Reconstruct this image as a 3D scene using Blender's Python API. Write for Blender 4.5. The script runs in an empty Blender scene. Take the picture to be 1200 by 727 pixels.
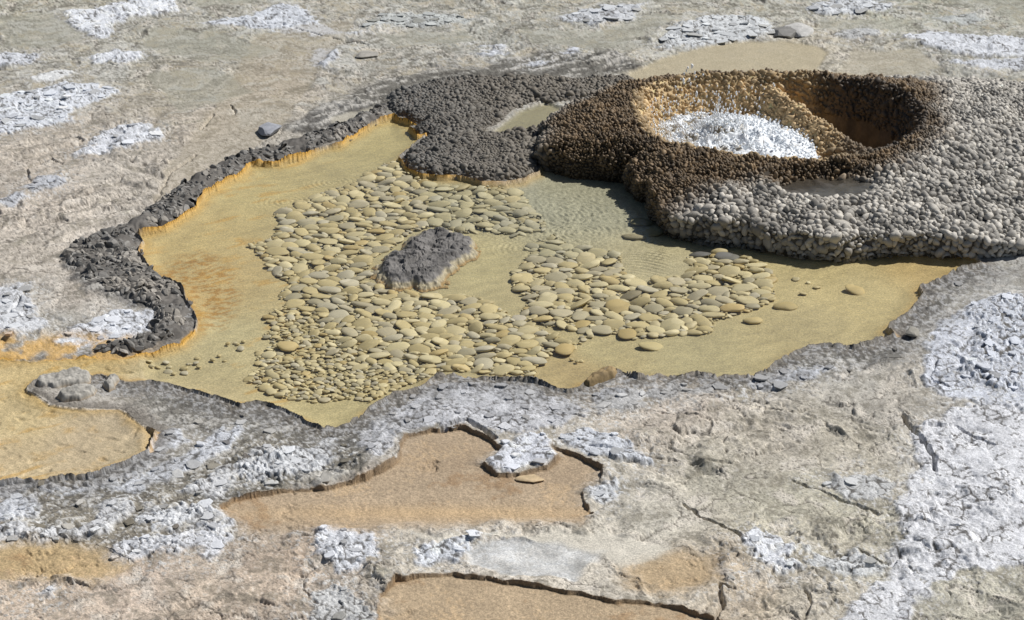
import bpy, math, random
import numpy as np
from mathutils import Vector, Matrix

S = bpy.context.scene
COLL = S.collection
rng = np.random.default_rng(7)
random.seed(7)
R = math.radians

# ------------------------------------------------------------------ camera, sky, sun, exposure
PITCH, DIST, FPX = R(24.0), 12.0, 2400.0          # photograph measured on a 1200 x 727 frame
CAM = np.array([0.0, -DIST * math.cos(PITCH), DIST * math.sin(PITCH)])
FWD = np.array([0.0, math.cos(PITCH), -math.sin(PITCH)])
UPV = np.array([0.0, math.sin(PITCH), math.cos(PITCH)])
cd = bpy.data.cameras.new('camera')
cam = bpy.data.objects.new('camera', cd)
COLL.objects.link(cam)
cam.location = CAM
cam.rotation_euler = (math.pi / 2 - PITCH, 0, 0)
cd.sensor_width = 36.0
cd.lens = 36.0 * FPX / 1200.0
cd.clip_start, cd.clip_end = 0.1, 20000
S.camera = cam

SUN_AZ, SUN_EL = R(26.0), R(49.0)                 # azimuth counted from +X towards +Y
w = bpy.data.worlds.new('World')
S.world = w
w.use_nodes = True
nt = w.node_tree
sky = nt.nodes.new('ShaderNodeTexSky')
sky.sky_type = 'NISHITA'
sky.sun_disc = False
sky.sun_elevation = SUN_EL
sky.sun_rotation = math.pi / 2 - SUN_AZ
nt.links.new(sky.outputs[0], nt.nodes['Background'].inputs[0])
nt.nodes['Background'].inputs[1].default_value = 0.05
sl = bpy.data.lights.new('sun', 'SUN')
sl.energy, sl.angle, sl.color = 5.0, R(0.5), (1.0, 0.975, 0.935)
sun = bpy.data.objects.new('sun', sl)
COLL.objects.link(sun)
SUND = Vector((math.cos(SUN_AZ) * math.cos(SUN_EL), math.sin(SUN_AZ) * math.cos(SUN_EL), math.sin(SUN_EL)))
sun.rotation_euler = SUND.to_track_quat('Z', 'Y').to_euler()
sun.location = SUND * 30
S.view_settings.view_transform = 'Standard'
S.view_settings.look = 'None'
S.view_settings.exposure = -0.12
S.view_settings.gamma = 1.0

# ------------------------------------------------------------------ measuring
def unproj(u, v, z=0.0):
    u = np.asarray(u, float); v = np.asarray(v, float); z = np.asarray(z, float)
    a, b = (u - 600.0) / FPX, (363.5 - v) / FPX
    dy = FWD[1] + b * UPV[1]
    dz = FWD[2] + b * UPV[2]
    t = (z - CAM[2]) / dz
    return np.stack([CAM[0] + t * a, CAM[1] + t * dy, z + 0 * t], -1)

def proj(x, y, z):
    ry, rz = y - CAM[1], z - CAM[2]
    d = ry * FWD[1] + rz * FWD[2]
    return 600 + FPX * x / d, 363.5 - FPX * (ry * UPV[1] + rz * UPV[2]) / d, d

def lin(c):
    c = np.asarray(c, float) / 255.0
    return np.where(c <= 0.04045, c / 12.92, ((c + 0.055) / 1.055) ** 2.4)

def sm(a, b, x):
    t = np.clip((x - a) / (b - a), 0, 1)
    return t * t * (3 - 2 * t)

# ------------------------------------------------------------------ noise
_P = np.random.default_rng(3).permutation(256).astype(np.int32)
_P = np.concatenate([_P, _P, _P])
_A = np.random.default_rng(4).random(256) * 2 * np.pi
_GX, _GY = np.cos(_A), np.sin(_A)
_RV = np.random.default_rng(5).random(256)
_RW = np.random.default_rng(6).random(256)

def gnoise(x, y, seed=0):
    x = x + seed * 17.13; y = y + seed * 9.71
    xi, yi = np.floor(x), np.floor(y)
    fx, fy = x - xi, y - yi
    xi = xi.astype(np.int64) & 255; yi = yi.astype(np.int64) & 255
    sx = fx * fx * fx * (fx * (fx * 6 - 15) + 10)
    sy = fy * fy * fy * (fy * (fy * 6 - 15) + 10)
    x1 = (xi + 1) & 255; y1 = (yi + 1) & 255
    s = int(seed * 31) & 255
    def g(ix, iy, dx, dy):
        h = _P[_P[_P[ix] + iy] + s]
        return _GX[h] * dx + _GY[h] * dy
    a = g(xi, yi, fx, fy); b = g(x1, yi, fx - 1, fy)
    c = g(xi, y1, fx, fy - 1); d = g(x1, y1, fx - 1, fy - 1)
    ab = a + sx * (b - a)
    return 1.5 * (ab + sy * (c + sx * (d - c) - ab))

def fbm(x, y, f, octs, seed=0, gain=0.5, ridged=False):
    s = np.zeros_like(x); a = 1.0; t = 0.0
    for i in range(octs):
        n = gnoise(x * f, y * f, seed + i)
        if ridged: n = 1 - 2 * np.abs(n)
        s += a * n; t += a; a *= gain; f *= 2.03
    return s / t

def worley(x, y, f, seed=0):
    x = x * f + seed * 13.7; y = y * f + seed * 7.3
    xi, yi = np.floor(x).astype(np.int64), np.floor(y).astype(np.int64)
    f1 = np.full(x.shape, 9.0); f2 = np.full(x.shape, 9.0); cr = np.zeros(x.shape); tl = np.zeros(x.shape)
    for dx in (-1, 0, 1):
        for dy in (-1, 0, 1):
            cx, cy = xi + dx, yi + dy
            h = _P[_P[cx & 255] + (cy & 255)]
            ex, ey = cx + _RV[h] - x, cy + _RW[h] - y
            d = np.hypot(ex, ey)
            near = d < f1
            hh = _P[h + 29]
            tl = np.where(near, ex * (_RV[hh] - .5) * 2 + ey * (_RW[hh] - .5) * 2, tl)
            f2 = np.where(near, f1, np.minimum(f2, d))
            cr = np.where(near, _RV[_P[h + 7]], cr)
            f1 = np.where(near, d, f1)
    return f1, f2, cr, tl

# ------------------------------------------------------------------ outlines
def densify(p, closed=True):
    return np.asarray(p, float)

def sdf(px, py, poly, margin=1e9):
    """signed distance, negative inside; far away points get +margin"""
    poly = np.asarray(poly, float)[:, :2]
    out = np.full(px.shape, margin)
    lo, hi = poly.min(0) - margin, poly.max(0) + margin
    m = (px > lo[0]) & (px < hi[0]) & (py > lo[1]) & (py < hi[1])
    x, y = px[m], py[m]
    d2 = np.full(x.shape, 1e18); ins = np.zeros(x.shape, bool)
    n = len(poly)
    for i in range(n):
        ax, ay = poly[i]; bx, by = poly[(i + 1) % n]
        ex, ey = bx - ax, by - ay
        L = ex * ex + ey * ey
        if L < 1e-12: continue
        t = np.clip(((x - ax) * ex + (y - ay) * ey) / L, 0, 1)
        d2 = np.minimum(d2, (x - ax - t * ex) ** 2 + (y - ay - t * ey) ** 2)
        if ey != 0:
            c = ((ay > y) != (by > y)) & (x < ex * (y - ay) / ey + ax)
            ins ^= c
    d = np.sqrt(d2)
    out[m] = np.minimum(np.where(ins, -d, d), margin)
    return out

def line_d(px, py, pts, margin=0.3):
    pts = np.asarray(pts, float)[:, :2]
    out = np.full(px.shape, margin)
    lo, hi = pts.min(0) - margin, pts.max(0) + margin
    m = (px > lo[0]) & (px < hi[0]) & (py > lo[1]) & (py < hi[1])
    x, y = px[m], py[m]
    d2 = np.full(x.shape, 1e18)
    for (ax, ay), (bx, by) in zip(pts[:-1], pts[1:]):
        ex, ey = bx - ax, by - ay
        t = np.clip(((x - ax) * ex + (y - ay) * ey) / (ex * ex + ey * ey + 1e-12), 0, 1)
        d2 = np.minimum(d2, (x - ax - t * ex) ** 2 + (y - ay - t * ey) ** 2)
    out[m] = np.minimum(np.sqrt(d2), margin)
    return out

def wpoly(px_poly, z=0.03):
    p = [(q[0], q[1], q[2] if len(q) > 2 else z) for q in px_poly]
    p = np.array(p, float)
    return unproj(p[:, 0], p[:, 1], p[:, 2])

NB = 0.035     # height of the near bank, whose top edge hides the water's edge
POOL = [(462,140),(478,146),(488,150),(478,153),(489,163),(500,161),(491,169),(481,174),(467,188),(475,201),(491,207),(512,210),
        (533,210),(551,213),(564,217),(593,218),(615,213),(632,205),(640,190),(680,190),(760,205),(800,255),(850,270),(935,285),(989,290),(1040,288),(1083,294),
        (1143,303),(1150,306,NB),(1127,312,NB),(1107,321,NB),(1087,329,NB),(1077,334,NB),(1080,342,NB),(1070,354,NB),(1065,364,NB),(1050,372,NB),
        (1038,381,NB),(1047,390,NB),(1030,396,NB),(1000,404,NB),(973,400,NB),(947,402,NB),(930,409,NB),(907,424,NB),(900,431,NB),(877,436,NB),
        (840,437,NB),(817,434,NB),(797,437,NB),(770,434,NB),(747,441,NB),(730,432,NB),(712,432,NB),(700,441,NB),(684,444,NB),(677,452,NB),(665,454,NB),
        (633,446,NB),(620,444,NB),(593,441,NB),(560,439,NB),(533,434,NB),(510,437,NB),(490,451,NB),(460,459,NB),(440,471,NB),(424,483,NB),
        (408,494,NB),(395,497,NB),(378,497,NB),(360,490,NB),(356,485,NB),(340,481,NB),(321,472,NB),(300,467,NB),(283,472,NB),(253,462,NB),
        (227,454,NB),(200,447,NB),(180,444,NB),(147,444,NB),(117,436,NB),(96,438,NB),(70,436,NB),(40,446,NB),(30,456,NB),(60,474,NB),(100,478,NB),(140,478,NB),
        (160,490,NB),(180,503,NB),(172,528,NB),(140,543,NB),(110,556,NB),(50,560,NB),(-80,566,NB),(-80,424),(20,428),(60,428),(100,425),
        (143,424),(180,417),(213,406),(230,391),(233,380),(227,366),(217,353),(213,340),(200,333),(187,326),(173,315),(163,300),(170,286),(160,276),(193,270),
        (217,254),(232,244),(240,230),(267,214),(290,202),(292,194),(327,193),(360,184),(383,174),(400,171),(427,154),(445,143)]
POOLW = wpoly(POOL, 0.0)

# ------------------------------------------------------------------ the ground sheet
def axis(lo, hi, step, far_lo, far_hi, grow=1.35):
    mid = list(np.arange(lo, hi + step * .5, step))
    a, s = mid[0], step
    left = []
    while a > far_lo:
        s *= grow; a -= s; left.append(max(a, far_lo))
    b, s = mid[-1], step
    right = []
    while b < far_hi:
        s *= grow; b += s; right.append(min(b, far_hi))
    return np.array(left[::-1] + mid + right)

us = axis(-50, 1250, 1.45, -9000, 10000)
vs = axis(-30, 770, 1.15, -698, 1600, 1.2)
U, V = np.meshgrid(us, vs)
W0 = unproj(U, V, 0.0)
X, Y = W0[..., 0], W0[..., 1]
NV, NU = X.shape
X = X.ravel(); Y = Y.ravel()
_, _, DEP = proj(X, Y, 0 * X)
FADE = 1 - sm(26, 60, DEP)

wx = fbm(X, Y, 1.6, 4, 1); wy = fbm(X, Y, 1.6, 4, 11)
w2x = fbm(X, Y, 7.0, 3, 21); w2y = fbm(X, Y, 7.0, 3, 31)
XW, YW = X + 0.07 * wx + 0.022 * w2x, Y + 0.07 * wy + 0.03 * w2y          # crooked outlines
XS, YS = X + 0.012 * w2x, Y + 0.012 * w2y                                # slightly crooked

nA = fbm(XW, YW, 2.2, 6, 41, .55)
nB = fbm(XW, YW, 5.5, 5, 51, .6)
nC = fbm(X, Y, 14.0, 4, 61, .65)
nF = fbm(X, Y, 38.0, 3, 71, .65)
rid = fbm(XW, YW, 4.5, 4, 81, .55, True)
XR, YR = X * .82 + Y * .57, -X * .57 + Y * .82                            # streaks along the flow
strk = fbm(XR * .9 + .3 * wx, YR * 3.4 + .3 * wy, 3.0, 5, 91, .6)
f1, f2, cr, tl = worley(X + .03 * w2x + .03 * wx + .010 * nC, Y + .04 * w2y + .012 * nC, 15.0, 1)      # flakes
flk = sm(0.0, 0.34, f2 - f1 + .05 * nF)
h1, h2, ch, th_ = worley(X + .02 * w2x + .008 * nC, Y + .03 * w2y + .008 * nC, 29.0, 4)
hlk = sm(0.0, 0.42, h2 - h1 + .05 * nF)
pick = sm(-.06, .06, nB)
flk = flk * pick + hlk * (1 - pick); cr = cr * pick + ch * (1 - pick); tl = tl * pick + th_ * (1 - pick)
g1, g2, cg, tg = worley(X + .012 * w2x, Y + .012 * w2y, 40.0, 2)                      # grit
grt = sm(0.0, 0.35, g2 - g1)

def terrace(n, k, sharp=.22):
    q = n * k; b = np.floor(q); f = q - b
    return (b + sm(0, sharp, f)) / k
terA = terrace(nA + .18 * nC, 9)
plate = terrace(fbm(XW + .02 * w2x, YW + .03 * w2y, 4.0, 6, 131, .58), 7, .07)
plateB = terrace(fbm(XW * .8, YW * 1.3, 2.6, 7, 141, .60) + .3 * strk, 6, .05)
terB = terrace(nB + .25 * nC + .4 * strk, 6)

# colours of the mineral surface: measured at points of the photograph, blended between them
PTS = [(20,10,150,146,122),(100,30,158,154,136),(300,8,164,160,142),(500,8,150,147,130),(700,10,148,146,126),(900,8,150,148,128),(1050,12,140,142,118),(1180,20,148,148,128),
 (20,50,148,144,126),(150,55,160,157,140),(260,45,150,148,128),(420,60,160,157,142),(560,50,150,150,135),(680,45,154,152,134),(740,35,148,145,124),(980,60,172,162,138),
 (1150,85,150,148,132),(850,70,172,162,136),(220,100,164,153,128),(330,100,166,150,126),(420,95,146,138,120),(560,85,128,124,114),(650,80,138,136,124),
 (60,180,176,160,138),(220,150,180,164,140),(300,165,168,158,140),(40,230,184,168,148),(150,200,168,156,138),(40,300,186,172,152),(30,350,190,180,164),(100,330,186,170,150),
 (80,375,152,146,132),(1150,330,164,161,152),(1100,350,150,145,134),(1000,430,156,150,136),(1050,440,172,162,144),(800,470,186,170,150),(750,500,196,180,158),(900,520,184,172,150),
 (1000,530,186,175,150),(850,560,162,154,128),(980,590,160,153,124),(900,600,160,153,124),(760,600,186,178,158),(850,680,180,158,124),(950,690,174,162,138),(1100,700,168,162,138),
 (1180,700,172,166,142),(50,690,186,160,130),(150,680,188,163,137),(250,700,176,152,122),(330,660,188,160,128),(400,690,160,140,116),(720,640,204,193,173),(560,662,204,192,172),
 (480,640,190,180,160),(700,560,190,180,160),(300,520,134,128,114),(200,550,146,140,126),(100,600,160,148,126),(50,640,182,160,124),(220,600,150,140,122),(420,520,160,154,144),
 (600,500,180,170,152),(160,320,104,100,94),(200,390,108,104,98),(120,400,180,172,160),(450,600,172,142,104),(1180,420,206,206,206),(1150,560,212,208,200)]
PTS = np.array(PTS, float)
PW = unproj(PTS[:, 0], PTS[:, 1], 0.03)
PC = lin(PTS[:, 2:])
def blend(px, py, P, C, soft=0.10):
    num = np.zeros(px.shape + (3,)); den = np.zeros(px.shape)
    for p, c in zip(P, C):
        k = 1.0 / ((px - p[0]) ** 2 + (0.6 * (py - p[1])) ** 2 + soft ** 2) ** 1.6
        num += k[..., None] * c; den += k
    return num / den[..., None]
COL = blend(X + .25 * wx, Y + .35 * wy, PW, PC)

Z = 0.028 + 0.016 * nA + 0.005 * strk + 0.0030 * nC + 0.0010 * nF
s1, s2, sc, st = worley(X + .10 * wx + .05 * w2x + .012 * nC, Y * 1.15 + .12 * wy + .07 * w2y + .016 * nC, 3.6, 6)
b1_, b2_, bc_, bt_ = worley(X + .08 * wx + .05 * w2x + .012 * nC, Y * 1.2 + .08 * wy + .06 * w2y + .016 * nC, 8.0, 8)
Z += .030 * st * sm(0, .2, s2 - s1) + .008 * (sc - .5) * sm(0, .08, s2 - s1) + .010 * bt_ * sm(0, .2, b2_ - b1_)
WET = np.zeros_like(X)

def tint(mask, c, k=1.0):
    global COL
    m = (np.clip(mask, 0, 1) * k)[:, None]
    COL = COL * (1 - m) + lin(c) * m

UPX, VPX, _ = proj(X, Y, 0 * X + .03)
right = sm(650, 760, UPX) * sm(420, 470, VPX)
top = 1 - sm(90, 190, VPX)
def layers(n, k, seed):
    q = n * k + 40; b = np.floor(q); f = q - b
    tone = _RV[_P[(b.astype(np.int64) * 7 + seed) & 255]]
    return (b - 40 + sm(0, .10, f)) / k, tone, (1 - sm(.05, .13, f))
LA = layers(fbm(XW + .03 * w2x, YW * 1.2 + .04 * w2y, 2.6, 8, 171, .62), 22, 3)
LB = layers(fbm(XR * .8 + .05 * w2x, YR * 1.7 + .05 * w2y, 3.4, 7, 181, .62), 18, 9)
lpick = sm(-.08, .08, gnoise(X * .9, Y * .9, 55))
tn = LA[1] * lpick + LB[1] * (1 - lpick)
COL = COL * .66 + .34 * lin((194, 193, 191))
COL = COL * (.80 + .42 * tn)[:, None]
lay_edge = LA[2] * lpick + LB[2] * (1 - lpick)
crk = (1 - sm(.012, .035, s2 - s1)) * sm(-.12, .08, nB + .3 * nC) + .8 * (1 - sm(.015, .05, b2_ - b1_)) * sm(.02, .16, nA + .35 * nB)
Z -= .009 * np.clip(crk, 0, 1)
COL = COL * (.90 + .2 * sc)[:, None] * (.93 + .14 * bc_)[:, None]
# mineral mottling
tint(sm(.10, .34, nB + .25 * nC), (214, 206, 194), .6)
tint(sm(.08, .30, -nB + .3 * nF), (118, 112, 98), .55)
tint(sm(.12, .3, strk + .35 * nF) * (1 - right), (120, 114, 104), .5)
tint(sm(.15, .35, nA - .2) , (150, 148, 126), .4)
hst = fbm(X * 1.0 + .3 * wx, Y * 1.2 + .5 * wy, 3.2, 6, 151, .62)
hst2 = fbm(X * .8 + .3 * wx, Y * 1.0 + .5 * wy, 6.5, 5, 161, .62)
tint(top * sm(.10, .22, hst), (196, 195, 188), .65)
tint(top * sm(.10, .22, -hst2 + .3 * nF), (104, 100, 88), .6)
tint(top * sm(.12, .24, hst2 + .3 * nF), (176, 164, 138), .5)
Z += top * (.012 * sm(.09, .14, hst) - .010 * sm(.12, .2, -hst2))
tint(sm(.22, .45, nF + .3 * nC), (96, 90, 82), .38)
tint(sm(.22, .45, -nF - .3 * nC), (222, 216, 206), .40)
tint(lay_edge * sm(-.15, .15, nB + .5 * nC), (74, 68, 60), .8)
Z += .050 * (LA[0] * lpick + LB[0] * (1 - lpick)) + .008 * plateB
gr = sm(-.05, .2, nA + .2 * nC) * .0022
Z += gr * (grt * .6 + cg * .6)

tint(crk, (74, 68, 60), .7)

calm = .38 + .62 * sm(-.18, .16, gnoise(X * 1.1, Y * 1.4, 57) + .4 * nB)
Z = .03 + (Z - .03) * (1 - .38 * top) * calm
# grey flaky rock and white crusts: outline, colour, rise, flake depth, grit depth, edge softness
WHITE, PALE, GREY, DARK = (224, 227, 233), (196, 194, 190), (140, 136, 128), (96, 93, 90)
CR = [
 ('d',[(70,300),(100,282),(160,268),(230,225),(286,190),(300,190),(268,212),(240,232),(205,258),(165,277),(160,296),(175,316),(190,328),(212,346),(220,372),(214,390),(180,405),(130,416),(98,410),(120,400),(165,392),(180,372),(150,350),(110,340),(80,325)],DARK,.022,.020,.010),
 ('d',[(286,194),(330,184),(365,174),(400,160),(432,142),(455,128),(448,140),(425,150),(400,166),(360,180),(325,189),(292,197)],(108,104,98),.012,.008,.006),
 ('d',[(330,150),(380,120),(430,112),(450,122),(420,140),(372,158)],(124,121,115),.008,.010,.010),
 ('d',[(400,110),(450,88),(560,78),(640,58),(740,60),(760,80),(640,100),(500,100),(450,130)],(124,120,110),.010,.010,.012),
 ('d',[(148,468),(190,455),(240,462),(300,474),(345,484),(385,499),(415,494),(440,478),(470,462),(500,452),(520,470),(470,500),(430,540),(400,566),(330,566),(280,560),(300,520),(240,505),(180,490)],(146,141,130),.012,.016,.008),
 ('d',[(815,440),(880,440),(910,428),(935,412),(980,405),(1040,398),(1060,376),(1085,345),(1095,330),(1140,312),(1165,312),(1130,345),(1095,372),(1062,412),(1000,432),(930,446),(850,452)],(132,128,118),.012,.018,.010),
 ('g',[(180,560),(240,520),(330,500),(420,520),(430,556),(330,570),(270,584),(250,600),(180,600)],(150,143,128),.006,.014,.006),
 ('g',[(0,580),(60,560),(160,560),(250,590),(280,620),(200,650),(120,650),(60,640),(0,630)],(150,142,126),.006,.014,.006),
 ('w',[(75,14),(110,8),(150,0),(160,-14),(205,-6),(210,12),(165,18),(130,28),(135,40),(120,46),(100,38),(80,28)],WHITE,.022,.010,.008),
 ('w',[(230,26),(280,18),(330,4),(352,8),(372,24),(395,34),(440,36),(360,40),(290,30)],(206,207,208),.012,.010,.010),
 ('w',[(0,112),(40,104),(80,94),(105,98),(140,106),(125,118),(90,126),(85,140),(50,150),(-30,165),(-30,115)],(214,215,216),.018,.012,.010),
 ('w',[(80,182),(105,165),(120,150),(165,142),(190,150),(192,160),(140,172),(100,182)],(212,212,212),.018,.014,.010),
 ('w',[(103,68),(130,58),(150,60),(172,58),(172,66),(150,74),(110,74)],(214,214,214),.024,.010,.006),
 ('w',[(32,90),(60,84),(80,80),(92,83),(70,92),(40,95)],(220,218,212),.018,.006,.004),
 ('w',[(-30,66),(10,60),(46,60),(42,72),(14,76),(-30,76)],(206,206,206),.016,.008,.006),
 ('w',[(24,222),(44,206),(76,200),(82,210),(60,222)],(186,186,186),.014,.012,.008),
 ('w',[(0,232),(20,224),(40,228),(18,238),(-30,240)],(196,196,196),.014,.012,.008),
 ('w',[(366,66),(374,54),(396,58),(400,70),(384,78),(370,76)],(190,190,190),.024,.006,.004),
 ('w',[(420,30),(450,16),(510,14),(560,22),(500,30)],(188,188,180),.010,.012,.010),
 ('w',[(650,20),(700,6),(760,2),(740,22),(700,30)],(198,198,196),.014,.012,.010),
 ('w',[(560,52),(590,60),(600,54),(570,48)],(200,200,200),.016,.006,.006),
 ('w',[(560,62),(580,56),(596,62),(580,68)],(200,200,200),.016,.006,.006),
 ('w',[(655,60),(672,54),(684,58),(668,64)],(208,208,210),.016,.006,.006),
 ('w',[(612,76),(630,68),(646,72),(630,78)],(196,196,196),.016,.010,.006),
 ('w',[(775,40),(800,26),(830,18),(880,16),(905,24),(910,38),(870,48),(800,54),(770,56)],(206,206,202),.018,.012,.006),
 ('w',[(940,8),(980,-6),(1040,0),(1050,8),(1010,16),(960,16)],(206,206,204),.016,.012,.008),
 ('w',[(1058,40),(1100,36),(1180,42),(1230,50),(1230,66),(1130,64),(1090,54)],(212,212,212),.022,.010,.006),
 ('w',[(970,38),(1010,28),(1040,38),(1000,46)],(186,184,178),.016,.010,.006),
 ('w',[(1110,72),(1160,66),(1230,70),(1230,80),(1150,82)],(200,200,200),.016,.010,.006),
 ('w',[(1090,20),(1140,14),(1160,22),(1110,28)],(180,180,172),.012,.010,.006),
 ('w',[(-30,340),(30,330),(45,366),(60,385),(20,395),(-30,392)],(206,205,203),.014,.012,.010),
 ('w',[(52,398),(88,380),(140,360),(180,366),(178,385),(140,400),(80,406)],(214,214,214),.018,.018,.010),
 ('w',[(1082,440),(1084,400),(1110,372),(1148,352),(1230,344),(1230,480),(1160,474),(1110,466)],(210,211,214),.022,.004,.004),
 ('w',[(1140,362),(1160,346),(1230,338),(1230,456),(1170,458),(1130,440),(1148,400)],(206,207,209),.018,.012,.018),
 ('w',[(1066,500),(1120,474),(1230,470),(1230,660),(1180,666),(1120,676),(1090,690),(1060,730),(980,730),(1000,698),(1046,664),(1050,610),(1046,578),(1068,566),(1080,540)],(216,214,212),.016,.009,.009),
 ('w',[(866,628),(880,620),(912,628),(936,644),(934,654),(950,662),(930,670),(892,666),(880,650)],WHITE,.024,.014,.006),
 ('w',[(940,642),(985,644),(1050,660),(1020,672),(955,664)],(206,205,200),.014,.014,.008),
 ('w',[(484,644),(505,630),(540,624),(590,620),(556,636),(540,654),(508,664),(488,658)],(216,217,218),.020,.018,.008),
 ('w',[(356,612),(400,604),(440,626),(446,646),(420,664),(392,668),(368,652)],(214,214,214),.018,.018,.008),
 ('w',[(366,690),(400,680),(440,700),(450,722),(430,760),(360,740)],(196,194,188),.014,.022,.008),
 ('w',[(570,540),(590,524),(618,505),(648,515),(650,534),(630,552),(596,556)],(218,218,220),.026,.012,.008),
 ('w',[(-30,560),(20,552),(30,562),(100,560),(130,542),(170,522),(186,500),(208,498),(216,510),(190,536),(150,558),(110,572),(60,576),(-30,580)],(212,212,212),.022,.014,.006),
 ('w',[(-30,588),(40,580),(50,592),(30,610),(-30,616)],(214,214,214),.022,.014,.006),
 ('w',[(100,610),(120,590),(150,580),(160,604),(120,622),(80,634),(50,636)],(206,204,200),.018,.022,.006),
 ('w',[(80,668),(130,644),(170,630),(215,622),(262,606),(276,628),(250,648),(190,656),(130,664)],(214,213,212),.020,.020,.006),
 ('w',[(210,572),(270,545),(320,520),(340,530),(300,552),(250,584)],(204,202,198),.014,.018,.006),
 ('w',[(38,700),(50,692),(68,686),(66,698),(48,706)],(206,204,200),.018,.018,.006),
 ('w',[(170,590),(225,596),(262,600),(240,618),(190,612)],(202,200,196),.016,.020,.006),
 ('w',[(118,562),(180,545),(228,520),(250,498),(284,494),(270,522),(220,550),(160,576)],(216,216,216),.018,.014,.006),
 ('w',[(282,546),(330,528),(392,514),(402,530),(352,556),(290,563)],(206,205,202),.014,.014,.006),
 ('w',[(-20,622),(40,612),(92,620),(60,640),(-20,644)],(210,208,204),.016,.016,.006),
 ('w',[(150,612),(218,588),(252,600),(204,624)],(214,213,210),.016,.018,.006),
 ('w',[(648,506),(692,500),(740,516),(764,540),(720,546),(680,530)],(204,205,206),.012,.012,.006),
 ('w',[(690,458),(730,446),(790,446),(760,464),(716,474)],(204,204,204),.012,.014,.006),
 ('w',[(850,440),(900,436),(950,424),(990,424),(940,446),(880,456)],(196,196,196),.010,.014,.006),
 ('w',[(960,560),(1010,548),(1050,560),(1046,590),(1000,584)],(198,196,190),.010,.012,.006),
 ('w',[(420,500),(455,478),(500,450),(545,440),(600,446),(668,462),(690,478),(640,500),(590,512),(560,495),(510,493),(475,505),(450,530),(425,530)],(196,194,192),.016,.016,.008),
 ('w',[(690,470),(740,448),(800,444),(870,452),(800,462),(740,472),(700,482)],(186,182,174),.012,.016,.008),
 ('w',[(690,570),(715,562),(730,570),(712,588),(694,584)],(210,210,208),.016,.014,.006),
 ('w',[(800,665),(820,655),(858,672),(850,680),(815,680)],(200,196,188),.014,.020,.006),
]
CRM = np.zeros(X.shape)
ZONE = np.zeros(X.shape, np.int16)       # 0 ground, 1 pool bed, 2 silt basin, 3 runoff bed, 10+ crust patches
JX, JY = X + .055 * wx + .055 * w2x + .02 * nC, Y + .09 * wy + .09 * w2y + .03 * nC
for i, (kind, pl, c, dz, fl, gri) in enumerate(CR):
    p = wpoly(pl, 0.04)
    sd = sdf(JX, JY, p, .6)
    soft = .020 if kind == 'w' else .06
    m = 1 - sm(-soft, soft * .6, sd + .02 * nB)
    holes = sm(-.70, -.46, nB + .5 * nF + 1.2 * sm(0, .2, -sd) - .35) if kind == 'w' else 1.0
    m = m * holes
    if kind == 'w': c = tuple(min(q * 1.03, 230) + e for q, e in zip(c, (-2, 1, 7)))
    else: c = tuple(q * .94 + e for q, e in zip(c, (0, 1, 3)))
    tone = np.clip(.93 + .26 * (cr - .5) + .25 * nC, .45, 1.12)
    mm = (m * .93)[:, None]
    COL = COL * (1 - mm) + np.clip(lin(c) * tone[:, None], 0, .82) * mm
    fk = fl * (1.0 if kind != 'w' else .85)
    Z += m * (dz * .6 + .42 * fk * ((flk - .8) * .50 + .26 * (cr - .5) * flk + .30 * tl * flk) + .011 * plate + gri * .10 * (grt * .5 + cg * .4 - .5 + .4 * tg) + .0016 * nF)
    if kind == 'w': CRM = np.maximum(CRM, m)
    elif fl > .013: CRM = np.maximum(CRM, m * (nB > .05))
    if kind == 'w':
        tint((sd > 0) * (1 - sm(.0, .22, sd)) * sm(.12, .3, nF + .5 * nC), (210, 209, 206), .75)
        tint((sd > 0) * (1 - sm(.0, .10, sd)) * sm(.1, .3, -nF + .4 * nB), (98, 94, 86), .5)
    if kind != 'w':
        tint(m * sm(.06, .2, strk + .5 * nC), (196, 192, 184), .75)
        tint(m * sm(.08, .25, -strk + .5 * nF), (84, 80, 74), .6)
        tint(m * sm(.5, .9, 1 - flk) * sm(-.1, .1, nB + .4 * nC), (62, 58, 52), .7)
        tint(m * lay_edge, (62, 58, 52), .7)
        Z += m * .004 * sm(.02, .12, strk + .4 * nC)
    if kind == 'w':
        dk = sm(.55, .9, 1 - flk) * m * sm(-.12, .10, nB + .4 * nC + .08 * (fl > .011))
        tint(dk, (66, 61, 54), .85)
        tint(m * lay_edge * sm(-.1, .1, nB), (70, 65, 58), .7)
        ZONE[m > .5] = 10 + i

SX, SY = X.copy(), Y.copy()            # sheet positions, pulled onto the cliff lines
_X2, _Y2 = X.reshape(NV, NU), Y.reshape(NV, NU)
DXC = np.gradient(_X2, axis=1).ravel(); DYC = np.abs(np.gradient(_Y2, axis=0)).ravel()
def snap(sd, drop=.010):
    """pull the sheet's points onto the line sd = 0 and a second row just below it; returns the new distances"""
    global SX, SY
    S2 = sd.reshape(NV, NU)
    gx = np.gradient(S2, axis=1).ravel() / DXC
    xr = np.gradient(_X2, axis=0).ravel(); yr = np.gradient(_Y2, axis=0).ravel()
    gy = (np.gradient(S2, axis=0).ravel() - gx * xr) / yr
    g2 = np.maximum(gx * gx + gy * gy, .25)
    h = np.minimum(np.abs(gx) * DXC + np.abs(gy) * DYC, .05)
    top = np.abs(sd) <= .62 * h
    low = (sd < -.62 * h) & (sd >= -1.7 * h)
    tgt = np.where(top, 0.0, np.where(low, -drop, sd))
    mv = np.clip(tgt - sd, -.06, .06) * ((np.abs(X) < 4.5) & (FADE > .5))
    SX += mv * gx / g2; SY += mv * gy / g2
    return np.where(mv != 0, tgt, sd)

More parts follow.
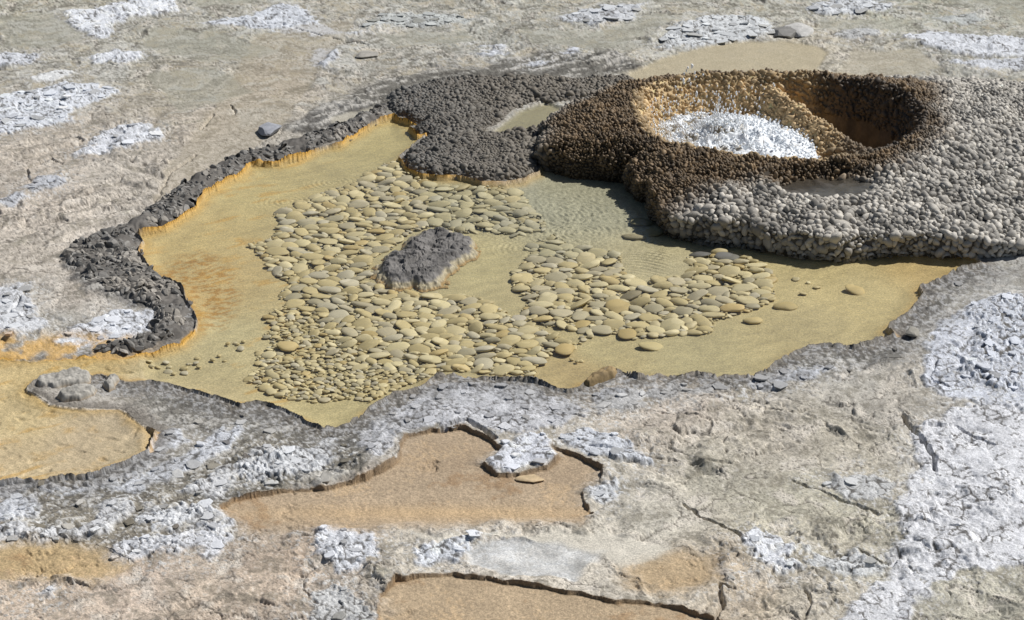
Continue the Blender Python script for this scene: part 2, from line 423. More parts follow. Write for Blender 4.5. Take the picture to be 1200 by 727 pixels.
def near_side(poly, cap=1.2):
    """1 where the outline's outer side lies towards the viewer, 0 along its far side"""
    d = sdf(X + .04 * wx, Y + .04 * wy, poly, cap).reshape(NV, NU)
    gx = np.gradient(d, axis=1).ravel() / DXC
    gy = (np.gradient(d, axis=0).ravel() - gx * np.gradient(_X2, axis=0).ravel()) / np.gradient(_Y2, axis=0).ravel()
    return sm(-.15, .35, -gy)

bump_patch = 1 - sm(-.06, .02, sdf(JX, JY, wpoly([(1140,362),(1160,346),(1260,338),(1260,456),(1170,462),(1125,440),(1140,400)], .04), .6))
Z += bump_patch * (.012 * flk * cr + .008 * grt * cg + .010 * nB)
tint(bump_patch * sm(.5, .95, 1 - flk), (110, 106, 98), .5)
# bare silt basins, sunk below the crust with crisp banks
BAS = [
 ([(255,598),(275,585),(330,575),(380,573),(430,563),(466,538),(474,512),(505,504),(545,501),(576,518),(588,530),(568,546),(585,558),(612,560),(640,550),(654,536),(648,522),(672,534),(692,544),(706,552),(702,568),(684,578),(684,592),(698,603),(686,614),(640,616),(590,613),(540,616),(480,622),(420,626),(350,622),(290,624)],(180,160,134),.026),
 ([(448,698),(465,678),(530,674),(600,686),(700,702),(800,712),(856,732),(900,790),(440,790)],(184,163,134),.022),
 ([(722,662),(790,642),(838,652),(850,680),(800,702),(732,692)],(184,162,130),.016),
 ([(-60,650),(40,630),(110,640),(160,668),(110,690),(40,680),(-60,690)],(190,166,126),.010),
]
grain = .5 + .5 * gnoise(X * 60, Y * 60, 5)
for pl, c, dz in BAS:
    sd = sdf(X + .03 * wx + .02 * w2x, Y + .04 * wy + .03 * w2y, wpoly(pl, 0.02), .6)
    nr_ = near_side(wpoly(pl, 0.02), .6) if dz > .02 else np.ones_like(X)
    soft_ = 1 - sm(-.10, .05, sd + .05 * nB + .02 * nC)
    sd = snap(sd, .006)
    m = (sd < -.003) * (1 - nr_) + soft_ * nr_
    base = 0.010 + .006 * nA + .0035 * nC + .0028 * (grain - .5) + .003 * rid
    rim_ = np.exp(-(np.maximum(sd, 0) / .06) ** 2) * (1 - m)
    Z = (Z + .006 * rim_) * (1 - m) + m * np.minimum(base + .028 - dz, Z)
    tone = .92 + .22 * nB + .35 * (grain - .5) + .25 * nF
    mm = m[:, None]
    COL = COL * (1 - mm) + lin(c) * np.clip(tone, .5, 1.3)[:, None] * mm
    tint((sd < .004) * (sd > -.010) * (1 - nr_), (126, 104, 76), .8)
    tint(m * sm(.15, .4, nA + .4 * nC), (150, 118, 82), .55)
    tint(m * sm(.15, .4, -nA + .5 * nF), (200, 172, 134), .5)
    ZONE[m > .5] = 2
damp = np.exp(-(((UPX - 530) / 70) ** 2 + ((VPX - 535) / 26) ** 2)) + .8 * np.exp(-(((UPX - 655) / 40) ** 2 + ((VPX - 552) / 16) ** 2))
tint((ZONE == 2) * damp * sm(-.3, .2, nB), (150, 130, 106), .6)
tint((ZONE == 2) * np.exp(-(((UPX - 520) / 220) ** 2 + ((VPX - 598) / 9) ** 2)), (200, 170, 128), .6)

# smooth wet silt flat behind the vent, and the bluish wet pan in front
def flat(pl, c, zz, k=.9, wet=.5, warp=1., z=0.03, zone=None, tone=.05):
    global Z, COL, WET
    sd = sdf(X + warp * (.08 * wx + .03 * w2x), Y + warp * (.12 * wy + .05 * w2y), wpoly(pl, z), .6)
    m = 1 - sm(-.03, .01, sd)
    Z = Z * (1 - m * .85) + m * .85 * zz
    t = (1 + tone * 2 * nB + tone * nF)[:, None]
    COL = COL * (1 - (m * k)[:, None]) + np.clip(lin(c) * t, 0, 1) * (m * k)[:, None]
    WET = np.maximum(WET, m * wet)
    if zone: ZONE[m > .5] = zone
    return m
flat([(690,112),(740,84),(790,60),(860,48),(940,50),(975,62),(960,80),(1060,92),(1000,100),(900,100),(780,105),(720,120)],(178,166,138),.018,zone=2)
flat([(1000,60),(1080,56),(1110,80),(1060,92),(980,84)],(168,160,140),.022,.6,.3)
flat([(545,640),(590,630),(650,628),(720,640),(700,662),(680,684),(600,682),(550,664)],(200,203,205),.020,.6,.4,tone=.45)
flat([(470,622),(600,620),(720,616),(790,640),(730,660),(690,640),(600,628),(500,632)],(208,202,188),.026,.7,.2)
flat([(384,140),(440,122),(452,134),(420,146),(395,150)],(178,172,156),.024,.8,.4)
flat([(575,156),(597,138),(612,127),(640,120),(664,128),(640,158),(610,162)],(156,148,116),.012,.95,.4,warp=.2)
flat([(160,260),(300,40),(420,20),(330,150)],(164,152,128),.026,.35,.2)

for pl in ([(0,18),(60,14),(100,42),(60,54),(0,56)],[(180,32),(265,38),(330,62),(240,74),(170,54)],[(610,34),(700,36),(770,14),(800,22),(720,58),(620,52)],
           [(950,20),(1090,26),(1050,36),(960,34)],[(170,86),(250,78),(300,108),(210,132)],[(1060,-10),(1210,-10),(1210,34),(1160,12)],[(440,40),(540,34),(560,48),(470,56)],[(700,2),(760,4),(780,-14),(700,-20)],[(210,-12),(330,-14),(300,4),(230,8)]):
    flat(pl, (156,154,138), .026, .42, .35)
# cracks and overhanging ledges
def crack(pts, wid, dep, z=.04):
    global Z
    d = line_d(X + .018 * w2x + .01 * nC, Y + .03 * w2y + .012 * nC, wpoly(pts, z))
    m = 1 - sm(wid * .4, wid, d + .006 * nC)
    Z -= m * dep
for pts, wd, dp in [([(1058,484),(1064,498),(1078,508),(1086,524),(1096,536),(1096,548)],.014,.05),([(1090,500),(1120,498),(1140,508),(1166,520)],.010,.035),
     ([(800,588),(830,606),(866,626)],.010,.03),([(860,690),(842,684),(846,706),(838,722)],.010,.03),([(1060,612),(1096,614),(1130,620)],.010,.03),
     ([(975,668),(1050,658)],.008,.02),([(940,722),(950,706),(944,690)],.010,.02),([(640,480),(690,486),(760,478),(840,490)],.010,.02),
     ([(690,520),(740,530),(800,538),(854,540)],.009,.02),([(930,560),(980,580),(1030,600)],.010,.02),([(1000,640),(1046,660),(1054,650)],.008,.02),
     ([(36,210),(30,196),(60,184),(72,190)],.009,.02),([(236,150),(250,132)],.008,.02),([(270,122),(276,132)],.008,.02),([(520,500),(548,490),(580,512)],.02,.05),
     ([(1100,420),(1090,440),(1110,452)],.008,.02),([(10,366),(30,340)],.01,.02),([(130,320),(200,200),(230,180)],.01,.02),([(225,14),(330,28),(430,52)],.012,.02),
     ([(760,470),(830,462),(900,466)],.01,.025),([(820,480),(870,470),(930,480),(1000,470)],.008,.02)]:
    crack(pts, wd, dp)

cr_in = sdf(X, Y, wpoly([(745,107),(740,128),(752,150),(772,163),(820,174),(870,184),(950,188),(1010,181),(1052,168),(1082,150),(1084,132),(1066,112),(1030,98),(980,89),(900,86),(820,88),(775,94)], .27), .5)
Z = np.where(cr_in < .02, -.7, Z)
# a far field without close relief
Z = Z * FADE + (1 - FADE) * .03

# the pool: outline, banks, bed
scal = .5 - np.abs(gnoise(X * 4.5 + .4 * wx, Y * 4.5, 33))
sdp = sdf(X + .010 * w2x, Y + .016 * w2y, POOLW, 1.2) - .022 * scal + .004 * nC
near_bank = near_side(POOLW)
lip = (.020 + .022 * gnoise(X * 4, Y * 4, 3) + .006 * nC) * (1 - near_bank) - .012 * near_bank
bank = np.where(sdp < lip, .010 + .004 * nC, 0.046 + .010 * nB + .006 * nC)
out = sm(.10, .5, sdp)
bankz = np.maximum(bank, 0) * (1 - out) + Z * out
rise = sm(lip - .010, lip + .065 * (1 - near_bank) + .006 * near_bank, sdp)
zb_out = (.006 + .004 * nB + .002 * nF) * (1 - rise) + rise * ((1 - out) * (.013 + .010 * nB + .35 * (Z - .03)) + out * Z)
bed = -.007 - .021 * sm(.0, .14, -sdp) - .004 * sm(.25, .7, -sdp) + .003 * nA + .0010 * nF
sdp = snap(sdp, .014)
ins = (sdp < -.004) * 1.0
UB, VB, _ = proj(X, Y, 0 * X - .03)
# silt ribs and rings shaped to stand in for refracted ripple light
def rib(cx, cy, rx, ry, lam, amp, ox, oy):
    c = unproj(cx, cy, -.03); o = unproj(ox, oy, -.03)
    e = ((UB - cx) / rx) ** 2 + ((VB - cy) / ry) ** 2
    k = np.exp(-e * 1.3)
    rr = np.hypot(X - o[0], Y - o[1]) + .012 * wx
    return k * amp * np.sin(rr * 2 * np.pi / lam + 1.2 * nB) * sm(-.35, .2, nA + .8 * nB)
bed = bed + .026 * np.exp(-(((UB - 772) / 42) ** 2 + ((VB - 304) / 15) ** 2) ** 1.4)
bed += rib(775, 303, 52, 20, .036, .0085, 700, 380)
bed += rib(840, 300, 60, 22, .040, .0045, 700, 380)
for (cx, cy, rx, ry) in [(672,272,60,22),(640,252,70,22),(585,228,40,14),(330,235,34,10),(385,212,34,12),(610,290,40,14),(720,225,60,18)]:
    bed += rib(cx, cy, rx, ry, .034, .0032, cx + 6, cy + 2)
cau = np.exp(-(((UB - 660) / 110) ** 2 + ((VB - 255) / 42) ** 2))  # ridged bed relief here imitates a net of caustic light
bed += cau * .0120 * fbm(X + .03 * w2x, Y + .03 * w2y, 19, 2, 191, .5, True)
bed += .0012 * gnoise(XR * 5 + wx, YR * 22 + 2 * wy, 9) * sm(540, 600, UB)
Z = np.where(sdp > .004, zb_out, Z)
Z = Z * (1 - ins) + bed * ins
BP = np.array([(450,160,186,166,96),(300,220,196,174,106),(230,280,200,172,100),(220,350,196,160,82),(262,330,194,164,96),(260,400,196,180,128),(200,432,190,172,120),(380,400,178,163,112),
 (640,240,160,158,136),(700,240,150,148,126),(560,310,184,168,112),(600,350,188,170,116),(700,410,182,163,106),(780,300,186,172,128),(900,330,192,170,106),(1000,350,198,175,110),
 (950,390,184,163,106),(800,420,178,162,110),(1090,312,190,155,76),(400,484,192,174,116),(680,440,180,150,86),(400,280,170,155,104),(520,230,168,156,112),(110,432,200,168,96),
 (60,460,204,172,104),(20,500,204,176,120),(100,520,194,168,132),(140,490,192,168,136),(0,550,198,170,126),(500,380,170,154,104)], float)
BW = unproj(BP[:, 0], BP[:, 1], -.03)
bc = blend(X + .1 * wx, Y + .12 * wy, BW, lin(BP[:, 2:]), .06)
bc = bc * .66 + .34 * lin((196, 192, 166)); bc *= .93 * (1 + .20 * nA + .10 * nF + .12 * gnoise(XR * 8, YR * 16, 14))[:, None]
COL = COL * (1 - ins[:, None]) + np.clip(bc, 0, 1) * ins[:, None]
alg = ins * (1 - sm(.5, 1.25, ((UB - 232) / 52) ** 2 + ((VB - 345) / 52) ** 2)) * sm(-.05, .25, gnoise(XR * 14, YR * 40, 17) + .5 * gnoise(XR * 5, YR * 9, 19) + .3 * nB)
tint(alg, (164, 118, 42), .7)
tint(ins * sm(.2, .4, gnoise(XR * 4, YR * 18, 18)) * (1 - sm(330, 420, UB)) * sm(-.1, .2, nA), (190, 146, 62), .5)
tint(ins * (1 - sm(.0, .09, -sdp + .03 * nB)), (186, 150, 80), .5)
# ochre lip all round, pitted silt holes on the runoff
far_bank = (1 - near_bank) * (.35 + .65 * (1 - sm(480, 620, UPX)))
och = (sdp > -.004) * (1 - sm(lip - .006, lip + .010, sdp + .008 * nC)) * far_bank * (1 - (1 - sm(150, 200, UPX)) * sm(436, 446, VPX)) * sm(-.75, -.2, gnoise(X * 3, Y * 3, 27) + .3 * nC)
tint(och, (202, 154, 62), .95)
tint(sm(lip - .005, lip + .012, sdp) * (1 - sm(.05, .13, sdp + .05 * nB + .02 * nC)), (112, 106, 98), .7)
Z += np.where(sdp > 0, sm(lip, lip + .02, sdp) * (1 - sm(.06, .16, sdp)) * .006 * (flk * cr + .4 * nC), 0)
grey_band = (sdp > 0) * near_bank * (1 - sm(.05, .42, sdp + .12 * nB + .05 * nC))
tint(grey_band * sm(-.2, .15, nB + .6 * nC), (112, 110, 107), .65)
tint(grey_band * sm(.05, .2, nF + .6 * nC), (190, 190, 190), .5)
tint(grey_band * sm(.08, .22, -nF - .5 * nC), (62, 60, 57), .6)
left_lip = (1 - sm(120, 200, UPX)) * sm(385, 400, VPX) * (1 - sm(428, 436, VPX)) * sm(.0, .02, sdp)
tint(left_lip * sm(-.3, .1, nB), (206, 166, 96), .8)
runoff = ins * (1 - sm(165, 185, UB)) * sm(420, 432, VB)
pit = runoff * sm(.42, .6, gnoise(X * 11, Y * 14, 23))
Z += pit * -.008
Z += runoff * (.0030 * gnoise(X * 30, Y * 46, 24) + .03)
tint(runoff * sm(.1, .4, nB), (184, 150, 92), .4)
WET = np.maximum(WET, ins * .4)
WET = np.maximum(WET, runoff * .3)
ZONE[ins > .5] = 1
ZONE[(runoff > .5)] = 3
COL = np.clip(COL, .01, .85)

idx = np.arange(NV * NU).reshape(NV, NU)
Q = np.stack([idx[:-1, :-1], idx[1:, :-1], idx[1:, 1:], idx[:-1, 1:]], -1).reshape(-1, 4)
VERT = np.stack([SX, SY, Z], -1)

def mesh_np(name, verts, faces, cols=None, wet=None, smooth=True):
    me = bpy.data.meshes.new(name)
    verts = np.ascontiguousarray(verts, np.float32); faces = np.ascontiguousarray(faces, np.int32)
    k = faces.shape[1]
    me.vertices.add(len(verts)); me.vertices.foreach_set('co', verts.ravel())
    me.loops.add(faces.size); me.loops.foreach_set('vertex_index', faces.ravel())
    me.polygons.add(len(faces))
    me.polygons.foreach_set('loop_start', np.arange(0, faces.size, k, dtype=np.int32))
    me.polygons.foreach_set('use_smooth', np.full(len(faces), smooth, bool))
    me.update(calc_edges=True)
    if cols is not None:
        a = me.attributes.new('Col', 'FLOAT_COLOR', 'POINT')
        c = np.ones((len(verts), 4), np.float32); c[:, :3] = cols
        a.data.foreach_set('color', c.ravel())
    if wet is not None:
        a = me.attributes.new('Wet', 'FLOAT', 'POINT')
        a.data.foreach_set('value', np.ascontiguousarray(wet, np.float32))
    return me

def add(name, me, mat=None, parent=None, **props):
    o = bpy.data.objects.new(name, me)
    COLL.objects.link(o)
    if mat and me: me.materials.append(mat)
    if parent: o.parent = parent
    for k, v in props.items(): o[k] = v
    return o

def empty(name, loc, label, cat, group=None):
    o = bpy.data.objects.new(name, None)
    COLL.objects.link(o); o.location = loc
    o['label'] = label; o['category'] = cat
    if group: o['group'] = group
    return o

# ------------------------------------------------------------------ materials
def stone_mat(name, source='Col', rough=.85, wetrough=.28, bump=.35, bscale=90, spec=.35, vary=.18, vscale=45, bdist=.004):
    m = bpy.data.materials.new(name); m.use_nodes = True
    t = m.node_tree; n = t.nodes; b = n['Principled BSDF']
    tc = n.new('ShaderNodeTexCoord')
    if source == 'object':
        c = n.new('ShaderNodeObjectInfo'); cs = c.outputs['Color']
    else:
        c = n.new('ShaderNodeAttribute'); c.attribute_name = source; cs = c.outputs['Color']
    nz = n.new('ShaderNodeTexNoise'); nz.inputs['Scale'].default_value = vscale; nz.inputs['Detail'].default_value = 5; nz.inputs['Roughness'].default_value = .65
    t.links.new(tc.outputs['Object'], nz.inputs['Vector'])
    mr = n.new('ShaderNodeMapRange'); mr.inputs[1].default_value = .3; mr.inputs[2].default_value = .7
    mr.inputs[3].default_value = 1 - vary; mr.inputs[4].default_value = 1 + vary
    t.links.new(nz.outputs[0], mr.inputs[0])
    mul = n.new('ShaderNodeVectorMath'); mul.operation = 'SCALE'
    t.links.new(cs, mul.inputs[0]); t.links.new(mr.outputs[0], mul.inputs['Scale'])
    t.links.new(mul.outputs[0], b.inputs['Base Color'])
    bn = n.new('ShaderNodeTexNoise'); bn.inputs['Scale'].default_value = bscale; bn.inputs['Detail'].default_value = 6; bn.inputs['Roughness'].default_value = .7
    t.links.new(tc.outputs['Object'], bn.inputs['Vector'])
    bp = n.new('ShaderNodeBump'); bp.inputs['Strength'].default_value = bump; bp.inputs['Distance'].default_value = bdist
    t.links.new(bn.outputs[0], bp.inputs['Height']); t.links.new(bp.outputs[0], b.inputs['Normal'])
    b.inputs['Specular IOR Level'].default_value = spec
    if source == 'Col' and wetrough is not None:
        a = n.new('ShaderNodeAttribute'); a.attribute_name = 'Wet'
        m2 = n.new('ShaderNodeMapRange'); m2.inputs[3].default_value = rough; m2.inputs[4].default_value = wetrough
        t.links.new(a.outputs['Fac'], m2.inputs[0]); t.links.new(m2.outputs[0], b.inputs['Roughness'])
    else:
        b.inputs['Roughness'].default_value = rough
    return m

M_ground = stone_mat('sinter_ground', bump=.8, bscale=150, bdist=.005, vary=.40, vscale=120)
M_rock = stone_mat('sinter_rock', wetrough=None, rough=.8, bump=.5, bscale=70)
M_knob = stone_mat('geyserite', wetrough=None, rough=.62, bump=.4, bscale=120, spec=.4, vary=.22, vscale=60)
M_knobo = stone_mat('geyserite_nodule', source='object', rough=.62, bump=.4, bscale=120, spec=.4, vary=.22, vscale=60)
M_peb = stone_mat('pebble_stone', source='object', rough=.6, bump=.35, bscale=60, spec=.25, vary=.10, vscale=25)
M_pebc = stone_mat('small_pebble_stone', wetrough=None, rough=.6, bump=.15, bscale=60, spec=.4, vary=.10, vscale=25)

M_flake = stone_mat('crust_flake', source='object', rough=.85, bump=.5, bscale=80, vary=.2, vscale=50)

def water_mat(name, tintc, bscale, bstr, rough=.02, gloss=1.0):
    m = bpy.data.materials.new(name); m.use_nodes = True
    t = m.node_tree; n = t.nodes
    n.remove(n['Principled BSDF'])
    o = n['Material Output']
    tr = n.new('ShaderNodeBsdfTransparent'); tr.inputs[0].default_value = (*tintc, 1)
    gl = n.new('ShaderNodeBsdfGlossy'); gl.inputs['Roughness'].default_value = rough
    ge = n.new('ShaderNodeNewGeometry')
    dt = n.new('ShaderNodeVectorMath'); dt.operation = 'DOT_PRODUCT'
    def mth(op, a, b=None):
        q = n.new('ShaderNodeMath'); q.operation = op
        t.links.new(a, q.inputs[0])
        if b is not None: q.inputs[1].default_value = b
        return q.outputs[0]
    mx = n.new('ShaderNodeMixShader')
    tc = n.new('ShaderNodeTexCoord')
    nz = n.new('ShaderNodeTexNoise'); nz.inputs['Scale'].default_value = bscale; nz.inputs['Detail'].default_value = 3
    t.links.new(tc.outputs['Object'], nz.inputs['Vector'])
    bp = n.new('ShaderNodeBump'); bp.inputs['Strength'].default_value = bstr; bp.inputs['Distance'].default_value = .01
    t.links.new(nz.outputs[0], bp.inputs['Height'])
    t.links.new(bp.outputs[0], gl.inputs['Normal']); t.links.new(bp.outputs[0], dt.inputs[0]); t.links.new(ge.outputs['Incoming'], dt.inputs[1])
    ab = mth('ABSOLUTE', dt.outputs['Value'])
    om = n.new('ShaderNodeMath'); om.operation = 'SUBTRACT'; om.inputs[0].default_value = 1.0; t.links.new(ab, om.inputs[1])
    fz_ = mth('ADD', mth('MULTIPLY', mth('POWER', om.outputs[0], 5.0), .98), .02)
    ml = n.new('ShaderNodeMath'); ml.operation = 'MULTIPLY'; ml.inputs[1].default_value = gloss
    t.links.new(fz_, ml.inputs[0])
    t.links.new(ml.outputs[0], mx.inputs[0]); t.links.new(tr.outputs[0], mx.inputs[1]); t.links.new(gl.outputs[0], mx.inputs[2])
    t.links.new(mx.outputs[0], o.inputs[0])
    return m
M_water = water_mat('pool_water', (.985, .98, .95), 30, .45)

# ------------------------------------------------------------------ ground objects
zq = ZONE[Q]
zf = zq[:, 0]
zf = np.where((zq == zf[:, None]).all(1), zf, np.where((zq == 1).any(1), 1, np.minimum(zq.min(1), 9)))
zf = np.where((zf >= 4) & (zf < 10), 0, zf)

def ground_piece(sel, name, parent=None, **props):
    q = Q[sel]
    u, inv = np.unique(q, return_inverse=True)
    me = mesh_np(name, VERT[u], inv.reshape(q.shape), COL[u], WET[u])
    # normals of the whole sheet, so that no seam shows where pieces meet
    me.normals_split_custom_set_from_vertices(NRM[u])
    return add(name, me, M_ground, parent, **props)

ZG = Z.reshape(NV, NU)
P3 = VERT.reshape(NV, NU, 3)
du = np.empty_like(P3); dv = np.empty_like(P3)
du[:, 1:-1] = P3[:, 2:] - P3[:, :-2]; du[:, 0] = P3[:, 1] - P3[:, 0]; du[:, -1] = P3[:, -1] - P3[:, -2]
dv[1:-1] = P3[:-2] - P3[2:]; dv[0] = P3[0] - P3[1]; dv[-1] = P3[-2] - P3[-1]
NRM = np.cross(du, dv).reshape(-1, 3)
NRM /= np.linalg.norm(NRM, axis=1, keepdims=True)

for i in range(len(CR)):
    if (zf == 10 + i).sum() <= 60: zf = np.where(zf == 10 + i, 0, zf)
ground = ground_piece(zf == 0, 'ground', kind='structure', label='cracked beige and grey sinter ground around the hot pool')
ground_piece(zf == 1, 'pool_bed', kind='structure', label='yellow silty bed of the shallow hot pool')
ground_piece(zf == 2, 'silt_flat', kind='structure', label='smooth tan silt in the sunken basins and flats')
ground_piece(zf == 3, 'runoff_bed', kind='structure', label='wet ochre runoff flowing out at the left edge')
for i, cdef in enumerate(CR):
    s = zf == 10 + i
    if s.sum() > 60:
        ground_piece(s, 'white_crust', ground)

# loose plates of white sinter lying on the crust, one object each

# pool water: a sheet just inside the banks
def ground_z(x, y):
    """height of the ground sheet at world points, by its own pixel grid"""
    u, v, _ = proj(x, y, 0 * x)
    iu = np.interp(u, us, np.arange(NU)); iv = np.interp(v, vs, np.arange(NV))
    i0 = np.clip(iu.astype(int), 0, NU - 2); j0 = np.clip(iv.astype(int), 0, NV - 2)
    a, b = iu - i0, iv - j0
    return (ZG[j0, i0] * (1 - a) * (1 - b) + ZG[j0, i0 + 1] * a * (1 - b) + ZG[j0 + 1, i0] * (1 - a) * b + ZG[j0 + 1, i0 + 1] * a * b)

FM = []
for k in range(12):
    r_ = np.random.default_rng(500 + k); n = int(r_.integers(7, 11))
    a = np.sort(np.arange(n) / n * 2 * np.pi + r_.uniform(-.25, .25, n)); rr_ = r_.uniform(.6, 1.1, n)
    ring = np.stack([np.cos(a) * rr_, np.sin(a) * rr_ * r_.uniform(.6, .95), np.zeros(n)], -1)
    top = ring * [1, 1, 0] + [0, 0, 1] + np.stack([0 * a, 0 * a, r_.uniform(-.25, .25, n)], -1)
    inn = ring * [.72, .72, 0] + np.stack([0 * a, 0 * a, 1.15 + r_.uniform(-.2, .3, n)], -1)
    bot = ring * [.82, .82, 0] + [0, 0, -1]
    v = np.concatenate([bot, top, inn, [[0, 0, 1.2]]]); f = []
    for i in range(n):
        j = (i + 1) % n
        for (p, q) in ((0, n), (n, 2 * n)):
            f += [[p + i, p + j, q + j], [p + i, q + j, q + i]]
        f.append([2 * n + i, 2 * n + j, 3 * n])
    me = mesh_np('crust_flake', v, np.array(f), np.ones((len(v), 3)), smooth=False); me.materials.append(M_flake); FM.append(me)
FSRC = [(d_, n_) for d_, n_ in ((CR[k], 0) for k in range(len(CR)))]
fl_list = []
CRG = CRM.reshape(NV, NU)
COLG = COL.reshape(NV, NU, 3)
def grid_ij(x, y):
    u, v, _ = proj(x, y, 0.)
    return int(np.clip(np.interp(v, vs, np.arange(NV)) + .5, 0, NV - 1)), int(np.clip(np.interp(u, us, np.arange(NU)) + .5, 0, NU - 1))
def crm_at(x, y): return CRG[grid_ij(x, y)]
for cdef in CR:
    if cdef[4] < .0109: continue
    p = wpoly(cdef[1], .05); lo, hi = p[:, :2].min(0), p[:, :2].max(0)
    n = int(np.prod(hi - lo) * (150 if cdef[0] == 'w' else 70))
    c = rng.uniform(lo, hi, (n, 2))
    d = sdf(c[:, 0], c[:, 1], p, 1.0)
    c = c[d < .03]
    for q in c: fl_list.append((q[0], q[1], cdef))
random.shuffle(fl_list)
nfl = 0; taken = {}
for (x, y, cdef) in fl_list:
    u, v, d = proj(x, y, .05)
    if not (5 < u < 1195 and 5 < v < 722) or nfl >= 290: continue
    if float(sdf(np.array([x]), np.array([y]), POOLW, 1.0)[0]) < .05: continue
    if crm_at(x, y) < .8 or ZONE[grid_ij(x, y)[0] * NU + grid_ij(x, y)[1]] == 2: continue
    s_ = random.choice([random.uniform(4.5, 7), random.uniform(6, 12)]) * d / FPX
    kx, ky = int(x / .055), int(y / .055)
    if any((kx + i, ky + j) in taken for i in (-1, 0, 1) for j in (-1, 0, 1)): continue
    taken[(kx, ky)] = 1
    z = float(ground_z(np.array([x]), np.array([y]))[0])
    o = bpy.data.objects.new('crust_flake', random.choice(FM)); COLL.objects.link(o); o.parent = ground
    h = random.uniform(.004, .008)
    o.matrix_world = Matrix.Translation((x, y, z + h * .05)) @ Matrix.Rotation(random.gauss(0, .08), 4, 'X') @ Matrix.Rotation(random.gauss(0, .08), 4, 'Y') @ Matrix.Rotation(random.uniform(0, 6.3), 4, 'Z') @ Matrix.Diagonal((s_, s_, h, 1))
    o.color = (*[float(q) for q in np.clip(np.maximum(COLG[grid_ij(x, y)], .6 * lin(cdef[2])) * random.uniform(.95, 1.2), 0, .8)], 1)
    nfl += 1

uu = np.arange(95, 1165, 2.0); vv = np.arange(128, 505, 1.6)
GU, GV = np.meshgrid(uu, vv)
PW_ = unproj(GU.ravel(), GV.ravel(), 0.0)
wz = np.zeros(len(PW_))
for (cx, cy, rad, lam, amp) in [(672,272,.33,.036,.0016),(330,235,.2,.030,.0012),(388,212,.22,.030,.0012),(585,230,.25,.032,.0014),(640,245,.4,.040,.0014),(780,285,.5,.045,.0016)]:
    c = unproj(cx, cy, 0.0)
    rr = np.hypot(PW_[:, 0] - c[0], PW_[:, 1] - c[1])
    wz += amp * np.exp(-(rr / rad) ** 2) * np.sin(rr * 2 * np.pi / lam)
wz *= .8 + 1.5 * np.abs(gnoise(PW_[:, 0] * 4, PW_[:, 1] * 4, 43))
wz += .0016 * np.exp(-(((GU.ravel() - 660) / 120) ** 2 + ((GV.ravel() - 255) / 45) ** 2)) * fbm(PW_[:, 0], PW_[:, 1], 20, 2, 44, .5, True)
wz += .0010 * gnoise(PW_[:, 0] * 9, PW_[:, 1] * 14, 40) + .0006 * gnoise(PW_[:, 0] * 22, PW_[:, 1] * 30, 41)
PW_[:, 2] = wz
ii = np.arange(GU.size).reshape(GU.shape)
WQ = np.stack([ii[:-1, :-1], ii[1:, :-1], ii[1:, 1:], ii[:-1, 1:]], -1).reshape(-1, 4)
inside = sdf(PW_[:, 0], PW_[:, 1], POOLW, 1.0) < .022
WQ = WQ[inside[WQ].all(1)]
u_, inv_ = np.unique(WQ, return_inverse=True)
add('pool_water', mesh_np('pool_water', PW_[u_], inv_.reshape(WQ.shape)), M_water, kind='structure', label='clear shallow water with ripple rings filling the pool')

# ------------------------------------------------------------------ knobs of geyserite
def ico(sub):
    import bmesh
    bm = bmesh.new(); bmesh.ops.create_icosphere(bm, subdivisions=sub, radius=1.0)
    v = np.array([x.co[:] for x in bm.verts]); f = np.array([[y.index for y in x.verts] for x in bm.faces])
    bm.free(); return v, f
ICO1, ICO2, ICO3 = ico(1), ico(2), ico(3)
SHELL = ICO2[1][ICO2[0][ICO2[1]].mean(1)[:, 2] > -.38]

def sample_mesh(verts, quads, n):
    tri = np.concatenate([quads[:, [0, 1, 2]], quads[:, [0, 2, 3]]])
    a, b, c = verts[tri[:, 0]], verts[tri[:, 1]], verts[tri[:, 2]]
    cx = np.cross(b - a, c - a); ar = np.linalg.norm(cx, axis=1)
    k = rng.choice(len(tri), n, p=ar / ar.sum())
    r1, r2 = np.sqrt(rng.random(n)), rng.random(n)
    p = a[k] * (1 - r1)[:, None] + b[k] * (r1 * (1 - r2))[:, None] + c[k] * (r1 * r2)[:, None]
    nn = cx[k] / (ar[k][:, None] + 1e-12)
    return p, nn

def thin(P, Rd, k=1.5):
    """keep points at least k * radius apart"""
    keep = []; grid = {}
    cs = float(Rd.max()) * k
    for i in range(len(P)):
        p = P[i]; r = Rd[i] * k
        key = (int(p[0] // cs), int(p[1] // cs), int(p[2] // cs)); ok = True
        for dx in (-1, 0, 1):
            for dy in (-1, 0, 1):
                for dz in (-1, 0, 1):
                    for j in grid.get((key[0] + dx, key[1] + dy, key[2] + dz), ()):
                        q = P[j]
                        if (p[0]-q[0])**2 + (p[1]-q[1])**2 + (p[2]-q[2])**2 < (.5*(r + Rd[j]*k))**2: ok = False; break
                    if not ok: break
                if not ok: break
            if not ok: break
        if ok:
            keep.append(i); grid.setdefault(key, []).append(i)
    return np.array(keep, int)

def frames(N):
    N = N / np.linalg.norm(N, axis=1, keepdims=True)
    t = rng.normal(size=N.shape); t -= (t * N).sum(1, keepdims=True) * N
    t /= np.linalg.norm(t, axis=1, keepdims=True)
    return np.stack([t, np.cross(N, t), N], -1)      # columns

